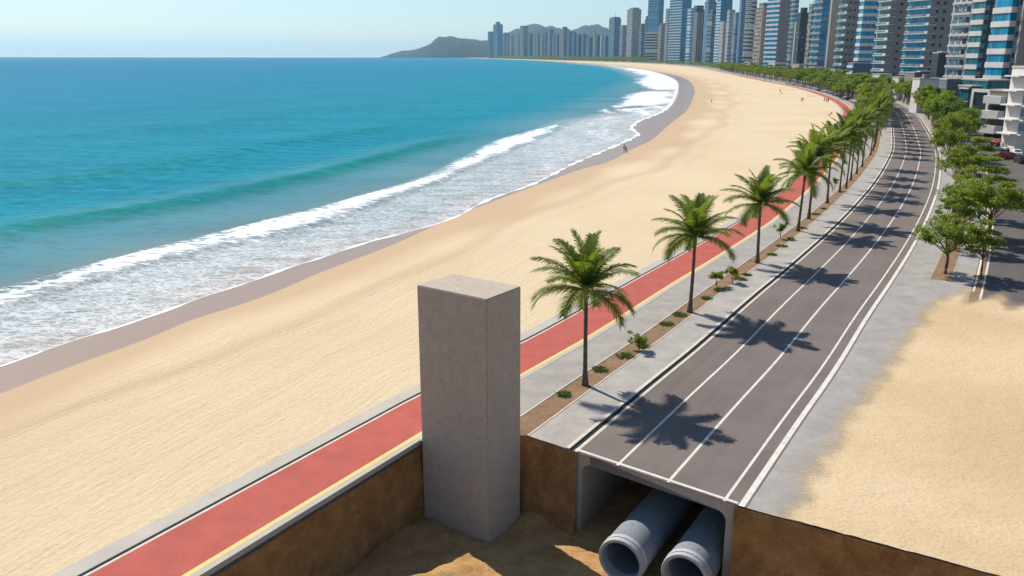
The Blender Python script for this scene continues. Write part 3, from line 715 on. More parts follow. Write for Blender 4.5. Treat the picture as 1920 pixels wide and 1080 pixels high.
for s in range(177, 252, 10): q = K.off(np.array([S0 + s]), np.array([-4.2]))[0]; spots.append((q[0], q[1], random.uniform(8.6, 9.6), 1.12))
GP = 'coconut palms in a row on the planting strip'
for i, (x, y, h, s) in enumerate(spots):
    pr = protos[i % 4]; o = pr if i < 4 else copy_tree(pr)
    o.location = (x, y, 0); s = s * (.82 if i > 5 else 1); o.scale = (s * random.uniform(.95, 1.05), s * random.uniform(.95, 1.05), h / 6.9 * random.uniform(.94, 1.05)); o.rotation_euler = (0, 0, random.uniform(0, 6.28) if i else 0.4)
    lab = 'coconut palm nearest the concrete pillar, its shadow on the road end' if i == 0 else 'coconut palm on the planting strip, %s counting from the pillar' % nth(i + 1)
    tag(o, lab, 'palm tree', GP)

# ------------------------------------------------------------------ BROADLEAF TREES
def leaf_clump(mb, c, rx, rz, n, ls):
    for _ in range(n):
        d = Vector((random.gauss(0, 1), random.gauss(0, 1), random.gauss(0, 1))).normalized() * (random.random() ** .45)
        p = Vector(c) + Vector((d.x * rx, d.y * rx, d.z * rz)); s = ls * random.uniform(.6, 1.3)
        a = Vector((random.gauss(0, 1), random.gauss(0, 1), random.gauss(0, .45))).normalized(); b = a.cross(Vector((random.gauss(0, .5), random.gauss(0, .5), 1)).normalized()).normalized()
        mb.face([p - a * s, p + b * s * .55, p + a * s, p - b * s * .55])
def make_tree(seed, H, W_, style, leaf, nclump=46, per=62, ls=.17):
    random.seed(seed); root = empty('shade_tree', (0, 0, 0)); mb = MB(); cr = MB()
    th = H * (.40 if style == 'round' else .42); bend = random.uniform(-.3, .3)
    tp = [(bend * t * t, .2 * math.sin(t * 3) * t, th * t - .1) for t in np.linspace(0, 1, 8)]; mb.tube(tp, [.24 - .10 * t for t in np.linspace(0, 1, 8)], 8)
    top = Vector(tp[-1])
    nb = 9
    for i in range(nclump):
        a = random.random() * 2 * math.pi
        if style == 'round':
            u = random.random(); el = math.acos(1 - 1.55 * u); rr_ = random.uniform(.62, 1.0) if random.random() < .75 else random.uniform(.1, .6)
            c = Vector((math.cos(a) * math.sin(el) * W_ / 2 * rr_, math.sin(a) * math.sin(el) * W_ / 2 * rr_, th + (H - th) * (.42 + .48 * math.cos(el) * rr_)))
            r = random.uniform(.5, 1.0) * W_ / 8.5; rz = r * .8
        else:   # layered umbrella
            lv = random.choice([0, 1, 1, 2, 2, 3]); rad_ = [1.0, .95, .75, .4][lv] * math.sqrt(random.random()) * W_ / 2
            c = Vector((math.cos(a) * rad_, math.sin(a) * rad_, th + (H - th) * [.12, .38, .65, .92][lv] + random.uniform(-.2, .2) - rad_ * .03)); r = random.uniform(.6, 1.1) * W_ / 8.5; rz = r * .42
        leaf_clump(cr, c, r, rz, per, ls)
        if i < nb + 8:
            st = top - Vector((0, 0, random.uniform(0, th * .25))); mid = st.lerp(c, .5) + Vector((0, 0, -.1 * (c - st).length * .3)); mb.tube([st, mid, c], [.085, .05, .02], 5)
    mb.build('trunk', M['bark'], root, smooth=True); cr.build('crown', M[leaf], root); return root
T_near = [make_tree(31, 9, 8.6, 'round', 'leaf', 84, 100, .17), make_tree(32, 9, 8.2, 'layer', 'leaf', 80, 100, .17), make_tree(33, 9, 8.4, 'round', 'leaf', 84, 100, .17)]
T_far = [make_tree(41, 9, 8.6, 'round', 'leaf', 60, 60, .25), make_tree(42, 9, 8.2, 'round', 'leaf2', 60, 60, .25), make_tree(43, 9, 8.8, 'round', 'leaf', 58, 60, .25), make_tree(44, 9, 9.2, 'layer', 'leaf', 60, 60, .25)]
used = set()
def place_tree(pr, x, y, h, w, lab, grp):
    o = pr if pr.name not in used else copy_tree(pr); used.add(pr.name)
    o.location = (x, y, 0); o.scale = (w / 8.6, w / 8.6 * random.uniform(.92, 1.08), h / 9); o.rotation_euler = (0, 0, random.uniform(0, 6.28)); tag(o, lab, 'tree', grp); return o
random.seed(5)
near = [(1772,513,6.4,6.4,0),(1839,520,6.0,3.8,1),(1790,468,7.2,6.2,1),(1804,440,7.4,6.6,2),(1850,452,8.2,8.4,0),(1835,410,8.8,7.6,1),(1790,372,9.0,7.2,2),(1772,322,9.4,7.2,0),(1822,360,9.2,7.6,1),(1778,300,10.4,8.4,2),(1800,290,11,8.6,2)]
for i, (px, py, h, w, k) in enumerate(near):
    x, y = G(px, py); place_tree(T_near[k], x, y, h, w, ('slender green tree at the sandy end of the right planting strip' if i == 0 else 'leafy green tree right of the road, %s back from the sand lot' % nth(i + 1)), 'trees right of the road')
n = 0
for s in list(range(196, 700, 10)) + list(range(700, 1150, 15)):     # right row
    q = K.off(np.array([S0 + s]), np.array([13.2 + random.uniform(-.8, .8)]))[0]; n += 1
    place_tree(T_far[random.randrange(4)], q[0], q[1], random.uniform(10, 12.5), random.uniform(9.5, 12), 'round green street tree, %s in the row on the city side of the road' % nth(n), 'street trees on the city side')
n = 0
for s in list(range(258, 700, 9)) + list(range(700, 1400, 14)):     # beach row
    q = K.off(np.array([S0 + s]), np.array([-5.5 + random.uniform(-1.5, 1.0)]))[0]; n += 1
    place_tree(T_far[random.randrange(4)], q[0], q[1], random.uniform(10.5, 13.5), random.uniform(10, 12.5), 'round green tree, %s beyond the palms on the beach side of the road' % nth(n), 'trees on the beach side beyond the palms')
n = 0
for s in list(range(420, 700, 12)) + list(range(700, 1300, 18)):     # inner row along the promenade
    q = K.off(np.array([S0 + s]), np.array([-12.0 + random.uniform(-1.5, 1.5)]))[0]; n += 1
    place_tree(T_far[random.randrange(4)], q[0], q[1], random.uniform(8.5, 11.0), random.uniform(8.5, 10.5), 'lower green tree, %s in the row next to the promenade' % nth(n), 'trees next to the promenade')
# distant belt of trees in front of the far towers (reads as one mass)
def belt():
    random.seed(3); mb = MB()
    for s in np.arange(1150, 7600, 16):
        for o in (-8, 12):
            q = K.off(np.array([S0 + s]), np.array([o + random.uniform(-5, 5)]))[0]; k = 1.0 if s < 2600 else 1.9
            leaf_clump(mb, (q[0], q[1], 5.5 * k), 6 * k, 4.6 * k, 60, .9 * k)
    tag(mb.build('distant_trees', M['leaf2']), 'dark far belt of trees at the foot of the distant towers', 'trees', None, 'stuff')
belt()

# saplings and tufts on the strip
def make_sapling(seed, h):
    random.seed(seed); root = empty('sapling', (0, 0, 0)); mb = MB(); cr = MB()
    for k in range(3):
        a = k * 2.1 + random.random(); e = Vector((math.cos(a) * .3, math.sin(a) * .3, h * random.uniform(.75, .95))); mb.tube([(0, 0, -.05), (e.x * .3, e.y * .3, e.z * .5), e], [.03, .022, .01], 5)
        for _ in range(6): leaf_clump(cr, e + Vector((random.gauss(0, .20), random.gauss(0, .20), random.uniform(-.5, .15))), .27, .22, 46, .11)
    mb.build('stem', M['bark'], root); cr.build('leaves', M['leaf'], root); return root
saps = [(1198,657,1.35,'sapling between the first and second palms'),(1343,537,1.5,'left sapling of the pair behind the second palm'),(1373,530,1.5,'right sapling of the pair behind the second palm'),(1463,447,1.7,'sapling between the third and fourth palms'),(1565,357,2.2,'tall sapling by the sixth palm')]
for i, (px, py, h, lab) in enumerate(saps):
    o = make_sapling(50 + i, h); x, y = G(px, py); o.location = (x, y, 0); tag(o, 'small leafy ' + lab, 'sapling', 'saplings on the planting strip')
def make_tuft(seed, w, h):
    random.seed(seed); mb = MB()
    for _ in range(240):
        a = random.random() * 6.283; r = math.sqrt(random.random()) * w; b = Vector((math.cos(a) * r, math.sin(a) * r, 0)); t = b + Vector((random.gauss(0, .12) + b.x * .35, random.gauss(0, .12) + b.y * .35, h * random.uniform(.5, 1.1) * (1 - .4 * r / w))); s = Vector((random.gauss(0, 1), random.gauss(0, 1), 0)).normalized() * .03
        mb.face([b - s, b + s, b.lerp(t, .6) + s, b.lerp(t, .6) - s]); mb.face([b.lerp(t, .6) - s, b.lerp(t, .6) + s, t])
    return mb.mesh('grass_tuft', M['grass'])
tm = [make_tuft(60 + i, .42 + .08 * i, .26) for i in range(3)]
tufts = [(1058,741),(1125,694),(1172,668),(1205,650),(1250,608),(1275,591),(1325,560),(1350,545),(1388,524),(1400,516),(1447,478),(1466,462),(1482,448),(1505,428),(1530,402),(1545,392)]
for i, (px, py) in enumerate(tufts):
    x, y = G(px, py); o = link('grass_tuft', tm[i % 3]); o.location = (x, y, 0); o.rotation_euler = (0, 0, i * 1.3); tag(o, 'low green grass tuft on the soil strip, %s counting from the pillar' % nth(i + 1), 'grass', 'grass tufts on the planting strip')

# ------------------------------------------------------------------ HILLS
def hill(name, prof, dist, depth, seed, mat=None):
    """ridge of hills: prof = list of (pixel x, pixel y of the skyline)"""
    rng = np.random.RandomState(seed); xs = np.array([p[0] for p in prof], float); n = 150; m = 40
    px = np.linspace(xs[0], xs[-1], n); y = np.interp(px, xs, [p[1] for p in prof])
    hh = np.maximum(CH + dist * np.tan(-(TH + np.arctan((y - 540) / FP))), 0); X = (px - 960) / FP * dist * math.cos(TH) * 1.0
    P = np.zeros((n, m, 3)); ph = rng.rand(6) * 6
    for j in range(m):
        f = j / (m - 1); k = math.sin(math.pi * f) ** .8
        gull = 1 + .16 * np.sin(X / 190 + f * 7 + ph[0]) * (1 - k) + .10 * np.sin(X / 75 - f * 12 + ph[1]) * (1 - k * .7) + .05 * np.sin(X / 31 + f * 20 + ph[2])
        P[:, j, 0] = X * (1 + (f - .5) * .0); P[:, j, 1] = dist + (f - .5) * depth; P[:, j, 2] = hh * k * np.where(abs(f - .5) < .02, 1, gull) - 3
        P[:, j, 2] += rng.rand(n) * 5 * k
    return grid_obj(name, P, P[..., :2], mat or M['hill'])
hill('hills', [(726,105.5),(735,102),(745,98),(762,95),(775,94),(790,90),(803,85),(808,82),(816,76),(825,71),(835,69.5),(850,70.5),(866,72),(880,73.5),(900,76),(915,77),(935,80),(970,95),(990,106)], 9400, 1300, 1)
hill('hills', [(900,100),(925,75),(948,62),(965,58),(980,55),(992,48),(1001,44.5),(1008,45),(1016,48),(1024,53),(1035,52),(1045,54),(1060,60),(1075,56),(1090,50),(1104,48.5),(1120,49.5),(1135,53),(1150,60),(1200,66),(1300,72),(1500,80),(1700,90)], 10500, 2200, 2)

# ------------------------------------------------------------------ TOWERS
def ray_at(px, z=8.0):     # function giving parameter so that ground point appears in column px
    return (px - 960) / FP
def dmin(px): return float(np.interp(px, [915,960,1000,1046,1135,1231,1316,1386,1446,1507,1548,1593,1645,1690,1750,1800], [6900,5900,5200,4400,3450,2700,2020,1400,1030,800,700,610,520,430,330,200]))
def footprint(pL, pC, pR, dist, turn=27):
    cT, sT = math.cos(TH), math.sin(TH); k = (CH - 8) * sT
    q = ray_at(pC); Yc = dist; C = np.array((q * (Yc * cT + k), Yc)); az_ = math.atan2(C[0], C[1]) - R(turn)
    T = np.array((math.sin(az_), math.cos(az_))); N = np.array((math.cos(az_), -math.sin(az_)))
    def solve(px, D): qq = ray_at(px); return (qq * (C[1] * cT + k) - C[0]) / (D[0] - qq * D[1] * cT)
    lT = solve(pL, T) if pL < pC - .3 else 14.0; lN = solve(pR, N)
    lT = min(max(lT, 6), 160); return C, T, N, lT, max(lN, 4)
WALLC = {'grey':(.27,.255,.24), 'lgrey':(.38,.37,.36), 'white':(.55,.53,.50), 'beige':(.42,.35,.27), 'blue':(.07,.20,.30), 'dark':(.05,.07,.085), 'teal':(.10,.20,.22), 'steel':(.15,.22,.28)}
GLS = {'b':(.010,.17,.31), 't':(.012,.15,.19), 'd':(.02,.04,.055), 'p':(.10,.17,.21)}
def facade_mat(w, g, k, f=1.0):
    prm = {'grid':(3.2,.55,2.6,.62), 'band':(3.3,.62,60.,.995), 'strip':(90.,.99,3.0,.45), 'rib':(3.2,.5,1.9,.5)}[k]
    p_, a_, w_, b_ = prm; return facade(WALLC[w], GLS[g], p_ * f, a_, w_ * f, b_)
TOW_N = [0]
def tower(pL, pC, pR, dist, top, wall='grey', glass='b', kind='grid', label='', crown=None, side=None, bands=0, balc=0, sidewin=None, hmax=None, turn=27, group='towers along the bay', antenna=False, floor=3.2, winpart=False):
    d0 = dist; dist = max(dist, dmin(pC)) if 'back line' not in label else max(dist, dmin(pC) + 250); fk = dist / d0; floor *= fk
    C, T, N, lT, lN = footprint(pL, pC, pR, dist, turn); h = ztop(dist, top) if top > 2 else max(ztop(dist, -30), 70) + random.uniform(0, 15); h = max(h, 15)
    ang = math.atan2(N[1], N[0]); root = empty('tower_block', (C[0], C[1], 0), ang)
    # local frame: +x = inland side face direction, +y = along the coast (away)
    pts = [(0, 0), (lN, 0), (lN, lT), (0, lT)]
    mb = MB(); fm = facade_mat(wall, glass, kind, round(fk * (1.5 if d0 > 1000 else 1.15), 1)); sm_ = facade_mat(wall, glass, side, round(fk * (1.5 if d0 > 1000 else 1.15), 1)) if side and side != 'blank' else None
    mats = [fm, M['grey_wall'] if side is None else sm_, M['kerb']]
    if side == 'blank': mats[1] = {'grey':M['grey_wall'],'beige':M['beige_wall'],'white':M['white_wall']}.get(wall, M['grey_wall'])
    setb = random.random() < .4 and top > 2
    h1 = h * (.93 if setb else 1)
    n = 4
    for i in range(n):
        a = pts[i]; b = pts[(i + 1) % n]; L = math.hypot(b[0] - a[0], b[1] - a[1]); mi = 0 if i in (3, 1) else (1 if side else 0)
        mb.face([(*a, -.1), (*b, -.1), (*b, h1), (*a, h1)], mi, [(0, 0), (L, 0), (L, h1), (0, h1)])
    mb.face([(*p, h1) for p in pts], 2)
    mb.build('wall', mats, root)
    if setb or crown:
        cw = .62 if not crown else crown; mb = MB(); cx, cy = lN / 2, lT / 2; hh = h - h1 if setb else max(3, h * .03)
        q = [(cx - lN * cw / 2, cy - lT * cw / 2), (cx + lN * cw / 2, cy - lT * cw / 2), (cx + lN * cw / 2, cy + lT * cw / 2), (cx - lN * cw / 2, cy + lT * cw / 2)]
        mb.quad_prism(q, h1 + .02, h1 + hh); mb.build('roof_block', fm, root)
    if antenna:
        mb = MB(); mb.tube([(lN / 2, lT / 2, h1), (lN / 2, lT / 2, h + 26)], [.9, .3], 6); mb.build('antenna', M['metal'], root)
    vis = min(h1, ztop(dist, -12)) if True else h1
    # floors that the frame can show
    if bands:      # glass window bands with pale spandrels, one part per floor and face
        z = 6.0
        gm = {'b':M['glass_blue'],'t':M['glass_teal'],'d':M['glass_dark'],'p':M['glass_pale']}[glass]
        while z < vis:
            mb = MB(); mb.face([(-.12, lT - .6, z), (-.12, .0, z), (-.12, .0, z + floor * .56), (-.12, lT - .6, z + floor * .56)], 0, [(0, 0), (lT, 0), (lT, 2), (0, 2)])
            mb.face([(-.12, 0, z + floor * .56), (-.12, 0, z), (0, 0, z), (0, 0, z + floor * .56)]); mb.build('window_band', gm, root)
            if bands > 1:
                x1 = lN * (bands - 1); mb = MB(); mb.face([(-.12, -.12, z), (x1, -.12, z), (x1, -.12, z + floor * .56), (-.12, -.12, z + floor * .56)], 0, [(0, 0), (x1, 0), (x1, 2), (0, 2)])
                mb.face([(x1, -.12, z), (x1, 0, z), (x1, 0, z + floor * .56), (x1, -.12, z + floor * .56)]); mb.build('window_band', gm, root)
            mb = MB(); zc = z - floor * .22; x1 = lN * max(0, bands - 1)
            mb.box((-.15 + (x1 + .3) / 2 - .15, -.2, zc), (x1 + .3 + .3, .5, floor * .42)) if bands > 1 else None
            mb.box((-.25, lT / 2, zc), (.45, lT + .2, floor * .42)); mb.build('spandrel', M['white_wall'] if wall in ('white', 'grey', 'lgrey') else M['slab'], root)
            z += floor
    if balc:       # projecting balcony slabs with glass rails on the sea face, wrapping the corner
        z = 4.5
        while z < vis:
            mb = MB(); d = balc; w0 = min(lN * .38, 7)
            mb.box((-d / 2, lT * .5, z), (d, lT * .92, .28), (1, 0)); mb.box((w0 / 2 - d, -d * .35, z + .002), (w0, d * .7, .28))
            o = mb.build('balcony', M['slab'], root)
            mb = MB(); mb.box((-d + .05, lT * .5, z + .65), (.06, lT * .9, .95)); mb.build('balcony_rail', M['glass_pale'], root); z += floor
    if sidewin:    # recessed-looking columns of small windows on the side wall
        for cx in sidewin:
            z = 7.0; k = 0
            while z < vis and k < 60:
                mb = MB(); mb.box((lN * cx, -.05, z), (1.5, .16, 1.5)); mb.build('window', M['glass_dark'], root); z += floor; k += 1
    if winpart:    # separate punched windows on the sea face
        z = 6.0; cnt = 0; nn = int(lT / 2.6)
        while z < vis and cnt < 96:
            for i in range(nn):
                if cnt >= 96: break
                mb = MB(); mb.box((-.04, (i + .5) * lT / nn, z), (.16, lT / nn * .58, floor * .5)); mb.build('window', M['glass_pale'] if (i + cnt) % 3 else M['glass_dark'], root); cnt += 1
            mb = MB(); mb.box((-.35, lT / 2, z - floor * .42), (.7, lT + .5, .9)); mb.build('ledge', M['slab'], root); z += floor
    tag(root, label, 'tower', group); return root
random.seed(9)
# --- nearest group, right of the photo
tower(1960,1985,2060,262,-30,'beige','t','grid','beige tower standing past the right edge of the photo, nearest the road',side='grid')
tower(2070,2095,2190,228,20,'lgrey','b','band','pale banded tower farther past the right edge of the photo',side='band')
tower(1893,1894,1917,296,-30,'grey','d','grid','plain grey slab tower behind the striped low building at the right edge',side='blank',hmax=110)
tower(1840,1872,1893,300,-30,'grey','b','grid','tower with bright blue window bands and white spandrels near the right edge',side='blank',bands=1.98,hmax=110,floor=4.6,turn=38)
tower(1803,1825,1848,335,-30,'dark','t','grid','dark tower with teal window bands beside the white ribbed tower',side='grid',bands=1,hmax=115,floor=4.2,turn=36)
tower(1768,1801,1805,372,-30,'white','p','grid','cream tower with rows of small square windows and projecting ledges',winpart=True,side='blank',hmax=115,floor=4.4,turn=44)
tower(1686,1727,1768,430,-30,'grey','b','grid','teal glass balcony tower with two columns of small windows on its grey side',side='blank',bands=1,balc=1.6,sidewin=(.30,.62),hmax=130,floor=4.0,turn=38)
tower(1634,1655,1690,485,-30,'grey','t','grid','tall tower with a blank grey side wall and glass balconies on the left face',side='blank',balc=1.8,bands=1,sidewin=(.55,),hmax=140,floor=4.2,turn=30)
tower(1602,1606,1634,535,-30,'blue','b','band','blue glass half of the wide balcony tower',side='band',hmax=150,bands=1.9,floor=4.4)
tower(1562,1576,1604,525,-30,'grey','t','grid','grey tower with white balconies at its left corner and three columns of windows',side='blank',balc=1.8,bands=1,sidewin=(.2,.5,.82),hmax=150,floor=4.3,turn=34)
tower(1545,1549,1563,575,-30,'beige','d','strip','narrow beige slab tower with a bright vertical edge',side='blank',hmax=155,turn=24)
tower(1516,1530,1544,610,-30,'blue','b','band','blue glass tower with stacked pale balconies facing the sea',side='band',balc=2.2,bands=1,hmax=160,floor=4.2,turn=34)
tower(1506,1512,1521,690,7,'grey','d','grid','grey concrete tower with fine window grid, left of the blue balcony tower',side='grid')
tower(1481,1490,1507,660,32,'beige','d','strip','beige fluted tower, lower than its neighbours',side='strip')
tower(1488,1492,1508,790,14,'dark','d','grid','dark topped tower rising behind the beige fluted tower',side='grid')
tower(1474,1481,1487,720,-30,'white','b','band','slim white and blue balcony tower beside the plain grey slab',side='band',balc=2.0,hmax=170,floor=3.6,turn=34)
tower(1430,1453,1476,740,-30,'grey','b','band','bright blue glass tower with a plain grey side wall',side='blank',bands=1,hmax=180,floor=3.8,turn=38)
tower(1409,1422,1439,840,4.5,'beige','d','grid','grey tower with a beige front and a column of dark windows',side='blank',sidewin=(.3,),turn=34)
tower(1391,1403,1411,900,-30,'white','d','band','slender tower of stacked white balconies',side='band',balc=2.4,hmax=190,floor=4.0,turn=36)
tower(1379,1383,1396,985,-30,'steel','b','grid','dark steel blue tower left of the white balcony tower',side='grid',hmax=200)
tower(1369,1374,1380,1100,23,'steel','p','band','light blue narrow tower behind the glass towers',side='band')
tower(1357,1362,1372,1150,18,'lgrey','p','grid','pale grey tower with a flat roof, right of the glass crown tower',side='grid')
tower(1337,1345,1366,1160,-30,'blue','b','band','glass tower with blue crown running out of the photo top',side='grid',hmax=240,bands=1,floor=3.8)
tower(1345,1352,1362,1085,40,'lgrey','p','rib','light ribbed tower in front of the glass crown tower',side='rib')
tower(1322,1330,1341,1200,17,'steel','d','band','banded steel coloured tower with dark windows',side='grid')
tower(1315,1322,1337,1320,3,'steel','b','grid','tall steel blue tower touching the photo top',side='grid',crown=.8)
tower(1296,1303,1318,1340,22,'grey','d','strip','grey ribbed slab tower, plain and windowless from afar',side='strip')
tower(1293,1300,1316,1500,10,'dark','b','grid','dark glass tower rising behind the grey ribbed slab',side='grid',crown=.8)
tower(1284,1291,1297,1400,15,'white','b','band','narrow white banded balcony tower',side='band')
tower(1251,1274,1291,1450,-3,'blue','b','band','wide dark blue glass tower with white balcony edge',side='grid',hmax=205,bands=1,floor=4.4,turn=38)
tower(1244,1249,1257,1700,15.6,'grey','p','grid','pale grey tower left of the wide blue glass tower',side='grid')
tower(1232,1237,1247,1600,43,'grey','p','rib','low grey ribbed tower between two taller ones',side='rib')
tower(1211,1231,1240,1720,-8,'steel','b','band','tall dark banded tower with vertical white edge',side='grid',turn=38)
tower(1209,1231,1234,1650,60,'white','d','band','lower white balcony block in front of the tall dark banded tower',side='band',turn=44)
tower(1206,1210,1215,1900,30,'dark','p','grid','thin dark tower left of the tall banded tower',side='grid')
tower(1196,1201,1209,2000,44,'steel','d','grid','dark steel tower at the right foot of the stepped grey tower',side='grid')
tower(1173,1183,1199,2100,17,'lgrey','d','grid','stepped light grey tower with a crown block',side='rib',crown=.7)
tower(1160,1166,1174,2250,47,'grey','b','grid','grey block between the antenna tower and the stepped tower',side='grid')
tower(1140,1150,1162,2200,34,'steel','b','grid','steel blue tower with a rooftop antenna',side='grid',antenna=True,crown=.8)
cl = [(915,920,926,59,'blue'),(925,933,943,40.5,'blue'),(944,946,950,61,'steel'),(949,951,956,63,'steel'),(955,959,966,68,'lgrey'),(965,967,971,66,'white'),(970,972,977,65,'beige'),(975,981,990,48,'grey'),(989,993,1000,62,'steel'),(999,1002,1006,66,'lgrey'),(1004,1008,1014,64,'grey'),(1013,1016,1022,68,'beige'),(1020,1023,1028,61,'steel'),(1026,1030,1038,55,'grey'),(1036,1038,1042,63,'lgrey'),(1041,1044,1050,65,'steel'),(1048,1056,1068,50,'grey'),(1063,1066,1073,58,'steel'),(1072,1075,1081,60,'blue'),(1080,1084,1091,64,'steel'),(1090,1093,1099,63,'steel'),(1098,1104,1113,70,'blue'),(1111,1114,1118,61,'lgrey'),(1116,1119,1125,66,'steel'),(1124,1127,1131,64,'white'),(1130,1134,1141,66,'steel')]
names = {'blue':'blue glass','steel':'steel blue','lgrey':'light grey','white':'whitish','beige':'beige','grey':'grey'}
for i, (a, c, b, t_, w) in enumerate(cl):
    d = 4600 - i * 62
    tower(a, c, b, d, t_, w, random.choice('bdp'), random.choice(['grid', 'strip', 'strip', 'band']), 'distant %s tower across the bay, %s counting from the headland' % (names[w], nth(i + 1)), side=random.choice(['grid', 'strip']), group='distant towers across the bay', crown=.5 if i in (1, 16) else None, floor=4)
for i in range(34):    # second line of distant towers filling the gaps
    px = 948 + i * 9.3 + random.uniform(-2, 2); 
    if px > 1262: break
    w = random.choice(['steel', 'steel', 'grey', 'lgrey', 'blue']); d = 4900 - i * 70
    tower(px, px + 3, px + random.uniform(8, 11), d, random.uniform(66, 80) if px < 1140 else random.uniform(56, 74), w, 'd', random.choice(['grid', 'strip', 'band']), 'lower %s block of the far skyline, %s in the back line from the headland' % (names[w], nth(i + 1)), side='strip', group='distant blocks behind the first line')

# ------------------------------------------------------------------ LOW BUILDINGS, right side
def lowb(pL, pC, pR, dist, top, name, label, mats, turn=30, base=0):
    dist = max(dist, dmin(pC) - 25) if pC < 1700 else dist
    C, T, N, lT, lN = footprint(pL, pC, pR, dist, turn); h = ztop(dist, top)
    root = empty(name, (C[0], C[1], 0), math.atan2(N[1], N[0])); mb = MB(); mb.quad_prism([(0, 0), (lN, 0), (lN, lT), (0, lT)], base - .1 if base == 0 else base, h, bottom=True); mb.build('wall', mats, root); tag(root, label, 'building')
    mb = MB(); mb.box((lN / 2, lT / 2, h + .26), (lN + .3, lT + .3, .5)); mb.build('parapet', M['kerb'], root)
    return root, lN, lT, h
# striped building with slanted pale balconies
r, lN, lT, h = lowb(1860,1886,1912,232,172,'striped_building','low brown grey building with four slanted pale balcony bands at the right edge',M['brown_wall'],48)
for k in range(4):
    z = h - 2.2 - k * 4.0; mb = MB(); L = lT * (.98)
    pts = [(-.2, .1), (-2.2 - .35 * k, .1), (-2.2 - .35 * k, L), (-.2, L)]
    if z < 1.5: break
    mb.quad_prism(pts, z - 1.1, z + 1.0, bottom=True); mb.box((lN * .30, -.55, z - .1), (lN * .55, 1.0, 1.5)); mb.build('balcony', M['white_wall'], r)
    mb = MB(); mb.box((-.06, lT / 2, z - 2.3), (.16, lT * .9, 1.3)); mb.build('window_band', M['glass_dark'], r)
# white balconied building at the frame edge
r, lN, lT, h = lowb(1900,1911,1990,196,128,'white_building','white balcony building cut by the right edge of the photo',M['white_wall'],30)
for k in range(8):
    z = h - 1.8 - k * 3.3
    if z < 3: break
    mb = MB(); mb.box((lN / 2, -.8, z), (lN, 1.6, .3)); mb.box((-.8, lT / 2, z + .002), (1.6, lT, .3)); mb.build('balcony', M['slab'], r)
    for j in range(5):
        mb = MB(); mb.box((lN * (j + .5) / 5, -.05, z + 1.7), (lN / 5 * .7, .16, 1.8)); mb.build('window', M['glass_pale'], r)
# framed dark screen on posts
def screen():
    C, T, N, lT, lN = footprint(1822, 1856, 1862, 252, 42); z1 = ztop(252, 168); z0 = ztop(252, 222)
    root = empty('framed_screen', (C[0], C[1], 0), math.atan2(N[1], N[0])); w = .9
    mb = MB(); mb.box((0, lT / 2, z1 - w / 2), (1.2, lT, w)); mb.box((0, lT / 2, z0 + w / 2), (1.2, lT, w)); mb.box((0, w / 2, (z0 + z1) / 2), (1.19, w, z1 - z0 - 2 * w)); mb.box((0, lT - w / 2, (z0 + z1) / 2), (1.19, w, z1 - z0 - 2 * w)); mb.build('frame', M['white_wall'], root)
    mb = MB(); mb.box((0, lT / 2, (z0 + z1) / 2), (.5, lT - 2 * w, z1 - z0 - 2 * w)); mb.build('screen', M['screen'], root)
    for f in (.15, .85):
        mb = MB(); mb.tube([(0, lT * f, -.1), (0, lT * f, z0 + .02)], .35, 10); mb.build('post', M['metal'], root)
    tag(root, 'large dark rectangular screen in a thick pale frame on two posts', 'screen')
screen()
r, lN, lT, h = lowb(1797,1818,1830,275,163,'glass_building','dark glazed low block with white ledges left of the framed screen',M['dark_wall'],40)
for k in range(3):
    z = h - 2.4 - k * 4.2
    mb = MB(); mb.box((-.3, lT * .45, z + 1.9), (.8, lT * .7, .45)); mb.build('ledge', M['white_wall'], r); mb = MB(); mb.box((-.05, lT * .45, z), (.2, lT * .66, 3.0)); mb.build('window_band', M['glass_teal'], r)
r, lN, lT, h = lowb(1769,1772,1800,300,150,'podium_block','plain weathered blue grey low block left of the dark glazed block',simple('blue_grey_render', (.15,.18,.20), .8, .3, .5),24)
r, lN, lT, h = lowb(1795,1848,1893,286,152,'glass_podium','teal glass podium under the tower with blue window bands',M['glass_teal'],38)
r, lN, lT, h = lowb(1713,1722,1768,335,149,'white_block','white flat-roofed block with a dark base behind the street trees',M['white_wall'],26)
mb = MB(); mb.box((lN * .55, -.1, h * .33), (lN * .8, .3, h * .22)); mb.build('window_band', M['glass_dark'], r)
mb = MB(); mb.box((lN * .35, lT * .4, h + 1.2), (lN * .25, lT * .3, 1.5)); mb.build('roof_block', M['grey_wall'], r)
r, lN, lT, h = lowb(1694,1712,1800,405,137,'podium_block','long pale podium with a flat canopy roof under the cream tower',M['grey_wall'],30)
mb = MB(); mb.box((lN * .45, -1, h + .8), (lN * .8, 3, .5)); mb.build('canopy', M['slab'], r)
mb = MB(); mb.box((lN * .5, -.1, h * .55), (lN * .85, .3, h * .22)); mb.build('window_band', M['glass_teal'], r)
r, lN, lT, h = lowb(1745,1752,1802,392,100,'rooftop_pavilion','grey pavilion with a flat projecting roof below the cream tower',M['dark_wall'],26)
mb = MB(); mb.box((lN * .4, -1.5, h + .7), (lN * .9, 4, .6)); mb.build('canopy', M['kerb'], r)
r, lN, lT, h = lowb(1588,1598,1637,470,119,'blue_block','plain blue grey low block with white stripes at its left end, above the trees',simple('blue_cladding', (.09,.15,.24), .5, .2, .2),30)
for k in range(4):
    mb = MB(); mb.box((-.3, lT / 2, h - 2 - k * 4), (.9, lT + .3, 1.8)); mb.build('stripe', M['white_wall'], r)
r, lN, lT, h = lowb(1634,1648,1672,440,140,'white_block','small white terrace building at the foot of the blank grey tower',M['white_wall'],30)
for k in range(2):
    mb = MB(); mb.box((lN * .4, -.8, h - 1.5 - k * 3.5), (lN * .9, 2, .6)); mb.build('balcony', M['slab'], r)
